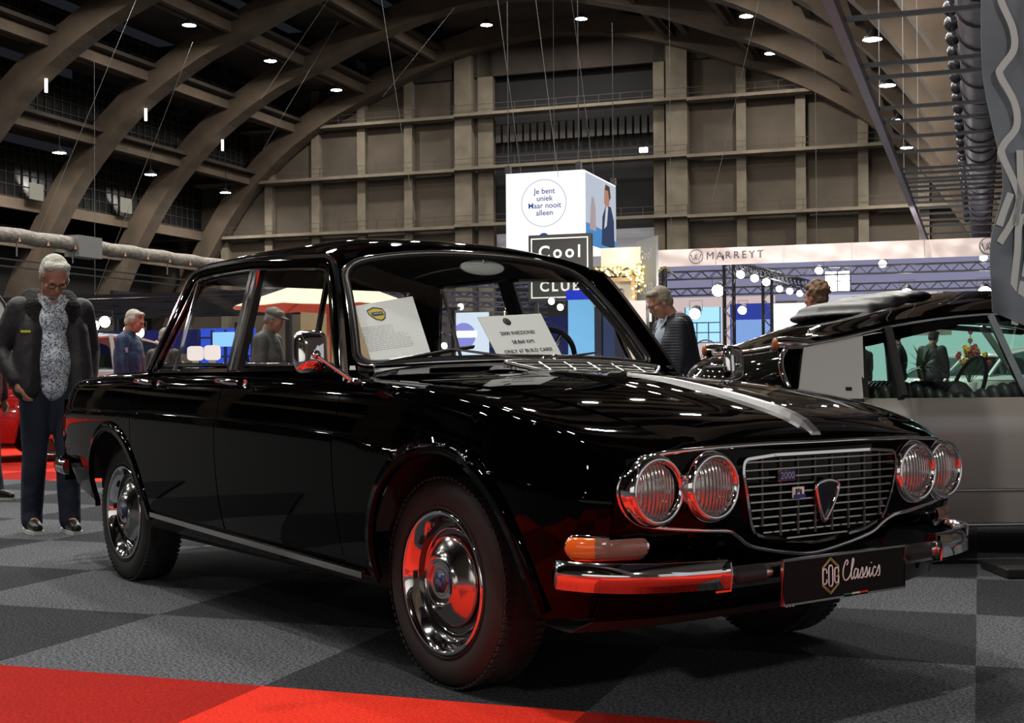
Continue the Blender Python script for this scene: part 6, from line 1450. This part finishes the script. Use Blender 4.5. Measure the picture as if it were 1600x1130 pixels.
for i in range(7):
    r_ = 1.55*i/6; rows.append([Vector((r_*cos(2*pi*k/32), r_*sin(2*pi*k/32), 2.60-.52*(i/6)**1.1-(.03*abs(sin(4*2*pi*k/32)) if i > 3 else 0))) for k in range(32)])
mb.grid(rows, closeu=True); mb.build('parasol_canopy', mat('cream_canvas', (.72, .62, .48), .85), t, solid=.01); MB().bar((0, 0, 0), (0, 0, 2.7), .06).build('parasol_pole', mat('pale_wood', (.45, .30, .16), .6), t)
for k in range(8): a_ = pi*k/4+.2; MB().bar((0, 0, 2.55), (1.5*cos(a_), 1.5*sin(a_), 2.06), .03).build('parasol_rib', MATS['pale_wood'], t)
MB().box((0, 0, .05), (.6, .6, .1)).build('parasol_base', M_black, t)
wallpanel('beige_wall', 'beige panel below the cream parasol', -14.6, -12.1, 27, 0, 2.6, mat('beige_wall', (.34, .27, .17), .8))
t = thing('tripod_camera_stand', 'black tripod with a box on top seen through the front door window', 'tripod', H(-7.35, 12.3, 0), HROT)
MB().box((0, 0, 1.40), (.14, .12, .22)).build('tripod_head', M_black, t)
for a_ in (.5, 2.6, 4.7): MB().bar((0, 0, 1.3), (.30*cos(a_), .30*sin(a_), 0), .035).build('tripod_leg', M_black, t)
t = thing('round_sign', 'pale rounded sign panel with dark edge at the left edge of the picture', 'sign', H(-8.75, 9.9, 0), HROT+.3)
pts_ = [(-.5, 1.35), (.30, 1.35), (.32, 1.45), (.28, 1.62), (.18, 1.76), (0, 1.84), (-.2, 1.86), (-.5, 1.86)]
MB().poly([Vector((x, 0, z)) for x, z in pts_], (0, .04, 0)).build('sign_panel', mat('mint_white_sign', (.62, .70, .64), .6), t); MB().tube([Vector((x, -.005, z)) for x, z in pts_], .014, 6, closed=True).build('sign_edge', M_black, t); MB().bar((-.2, .02, 0), (-.2, .02, 1.4), .05).build('sign_pole', M_black, t)
for i, (b, z, L) in enumerate(((-22.1, 2.35, 30), (-21.0, 2.2, 30), (-20.7, 2.15, 25), (-21.75, 2.45, 18))): spot(['bright spotlight above the silver car on the left', 'bright round spotlight beside the head of the man in the blue jacket', 'small spotlight right of the bright round one', 'tiny spotlight above the silver car'][i], H(b, 29.5, z), 1.1, (.3, -1, -.1), L)
t = thing('stand_truss_ceiling', 'dark lighting grid over the left stands', 'frame', H(-24, 30, 3.0), HROT)
for k in range(9): MB().bar((-4, k*1.2-2, 0), (9, k*1.2-2, .0), .10).build('grid_bar', M_tr, t)
for k in range(6): MB().bar((-4+k*2.5, -2, .1), (-4+k*2.5, 9, .1), .10).build('grid_bar', M_tr, t)
for x, y in ((-4, -2), (8.5, -2), (-4, 8.5), (8.5, 8.5)): MB().bar((x, y, -3), (x, y, 0), .12).build('grid_leg', M_tr, t)
# palm and flowers
t = thing('potted_palm', 'dark green potted palm seen through the silver car', 'plant', H(-.80, 21.0, 0), 0)
MB().lathe([(0, 0), (.16, 0), (.20, .35), (.17, .36), (0, .34)], 20, 'z').build('pot', mat('dark_pot', (.03, .03, .03), .5), t)
MB().tube([(0, 0, .3), (.01, 0, .6), (0, .01, 1.0)], .03, 8).build('stem', mat('palm_stem', (.08, .05, .03), .8), t)
rn = random.Random(4)
for k in range(34):
    a_ = rn.uniform(0, 2*pi); e_ = rn.uniform(.2, 1.4); L_ = rn.uniform(.40, .65); mb = MB(); rows = []
    for i in range(6):
        s = i/5; p = Vector((cos(a_)*cos(e_)*L_*s, sin(a_)*cos(e_)*L_*s, .97+sin(e_)*L_*s-.22*s*s)); w_ = Vector((-sin(a_), cos(a_), 0))*.026*sin(pi*min(.98, s+.08)); rows.append([p-w_, p+w_])
    mb.grid(rows).build('frond', mat('palm_green', (.03, .06, .025), .6), t)
t = thing('flower_arrangement', 'arrangement of red and yellow flowers seen through the silver car', 'flowers', H(-.15, 21.5, 0), 0)
MB().lathe([(0, 0), (.14, 0), (.09, .5), (.12, .78), (0, .78)], 20, 'z').build('vase', mat('pale_vase', (.5, .5, .48), .4), t)
for k in range(26):
    c = Vector((rn.gauss(0, .12), rn.gauss(0, .1), 1.16+rn.gauss(.05, .10))); MB().tube([(0, 0, .75), tuple(c)], .005, 5).build('flower_stem', mat('palm_green', (.03, .06, .025), .6), t)
    mb = MB()
    for q in range(6): a_ = q*pi/3; mb.ell(c+Vector((.026*cos(a_), -.005, .026*sin(a_))), (.022, .014, .022), 6, 4)
    mb.build('blossom', mat(['blossom_red', 'blossom_rust', 'blossom_yellow'][k % 3], [(.35, .03, .04), (.30, .10, .04), (.65, .38, .03)][k % 3], .7), t)
# ------------------------------------------------------------------ added unseen walls and lamps, put in to light and mirror in the car
wallpanel('stand_wall', 'added white glowing wall out of view to the right', 3.5, 7, 1.5, 0, 2.7, E_wh)
w_ = thing('stand_wall', 'added white glowing side wall out of view to the right', 'wall panel', H(6.2, 3, 0), HROT); MB().box((0, 0, 1.35), (.15, 9, 2.7)).build('panel', emat('added_side_wall_glow', (1, .95, .92), .5), w_)
w_ = wallpanel('stand_wall', 'added white wall out of view behind the photographer', -9, 6, -9, 0, 3.0, mat('plain_white_wall', (.75, .74, .72), .8))
for k in range(6): spot('added spotlight above the white wall behind the photographer, number %s from the left' % ['one', 'two', 'three', 'four', 'five', 'six'][k], H(-8+k*2.6, -6.6, 3.4), 1.6, (0, -1, -.7), 60, group='added spotlights behind the photographer')
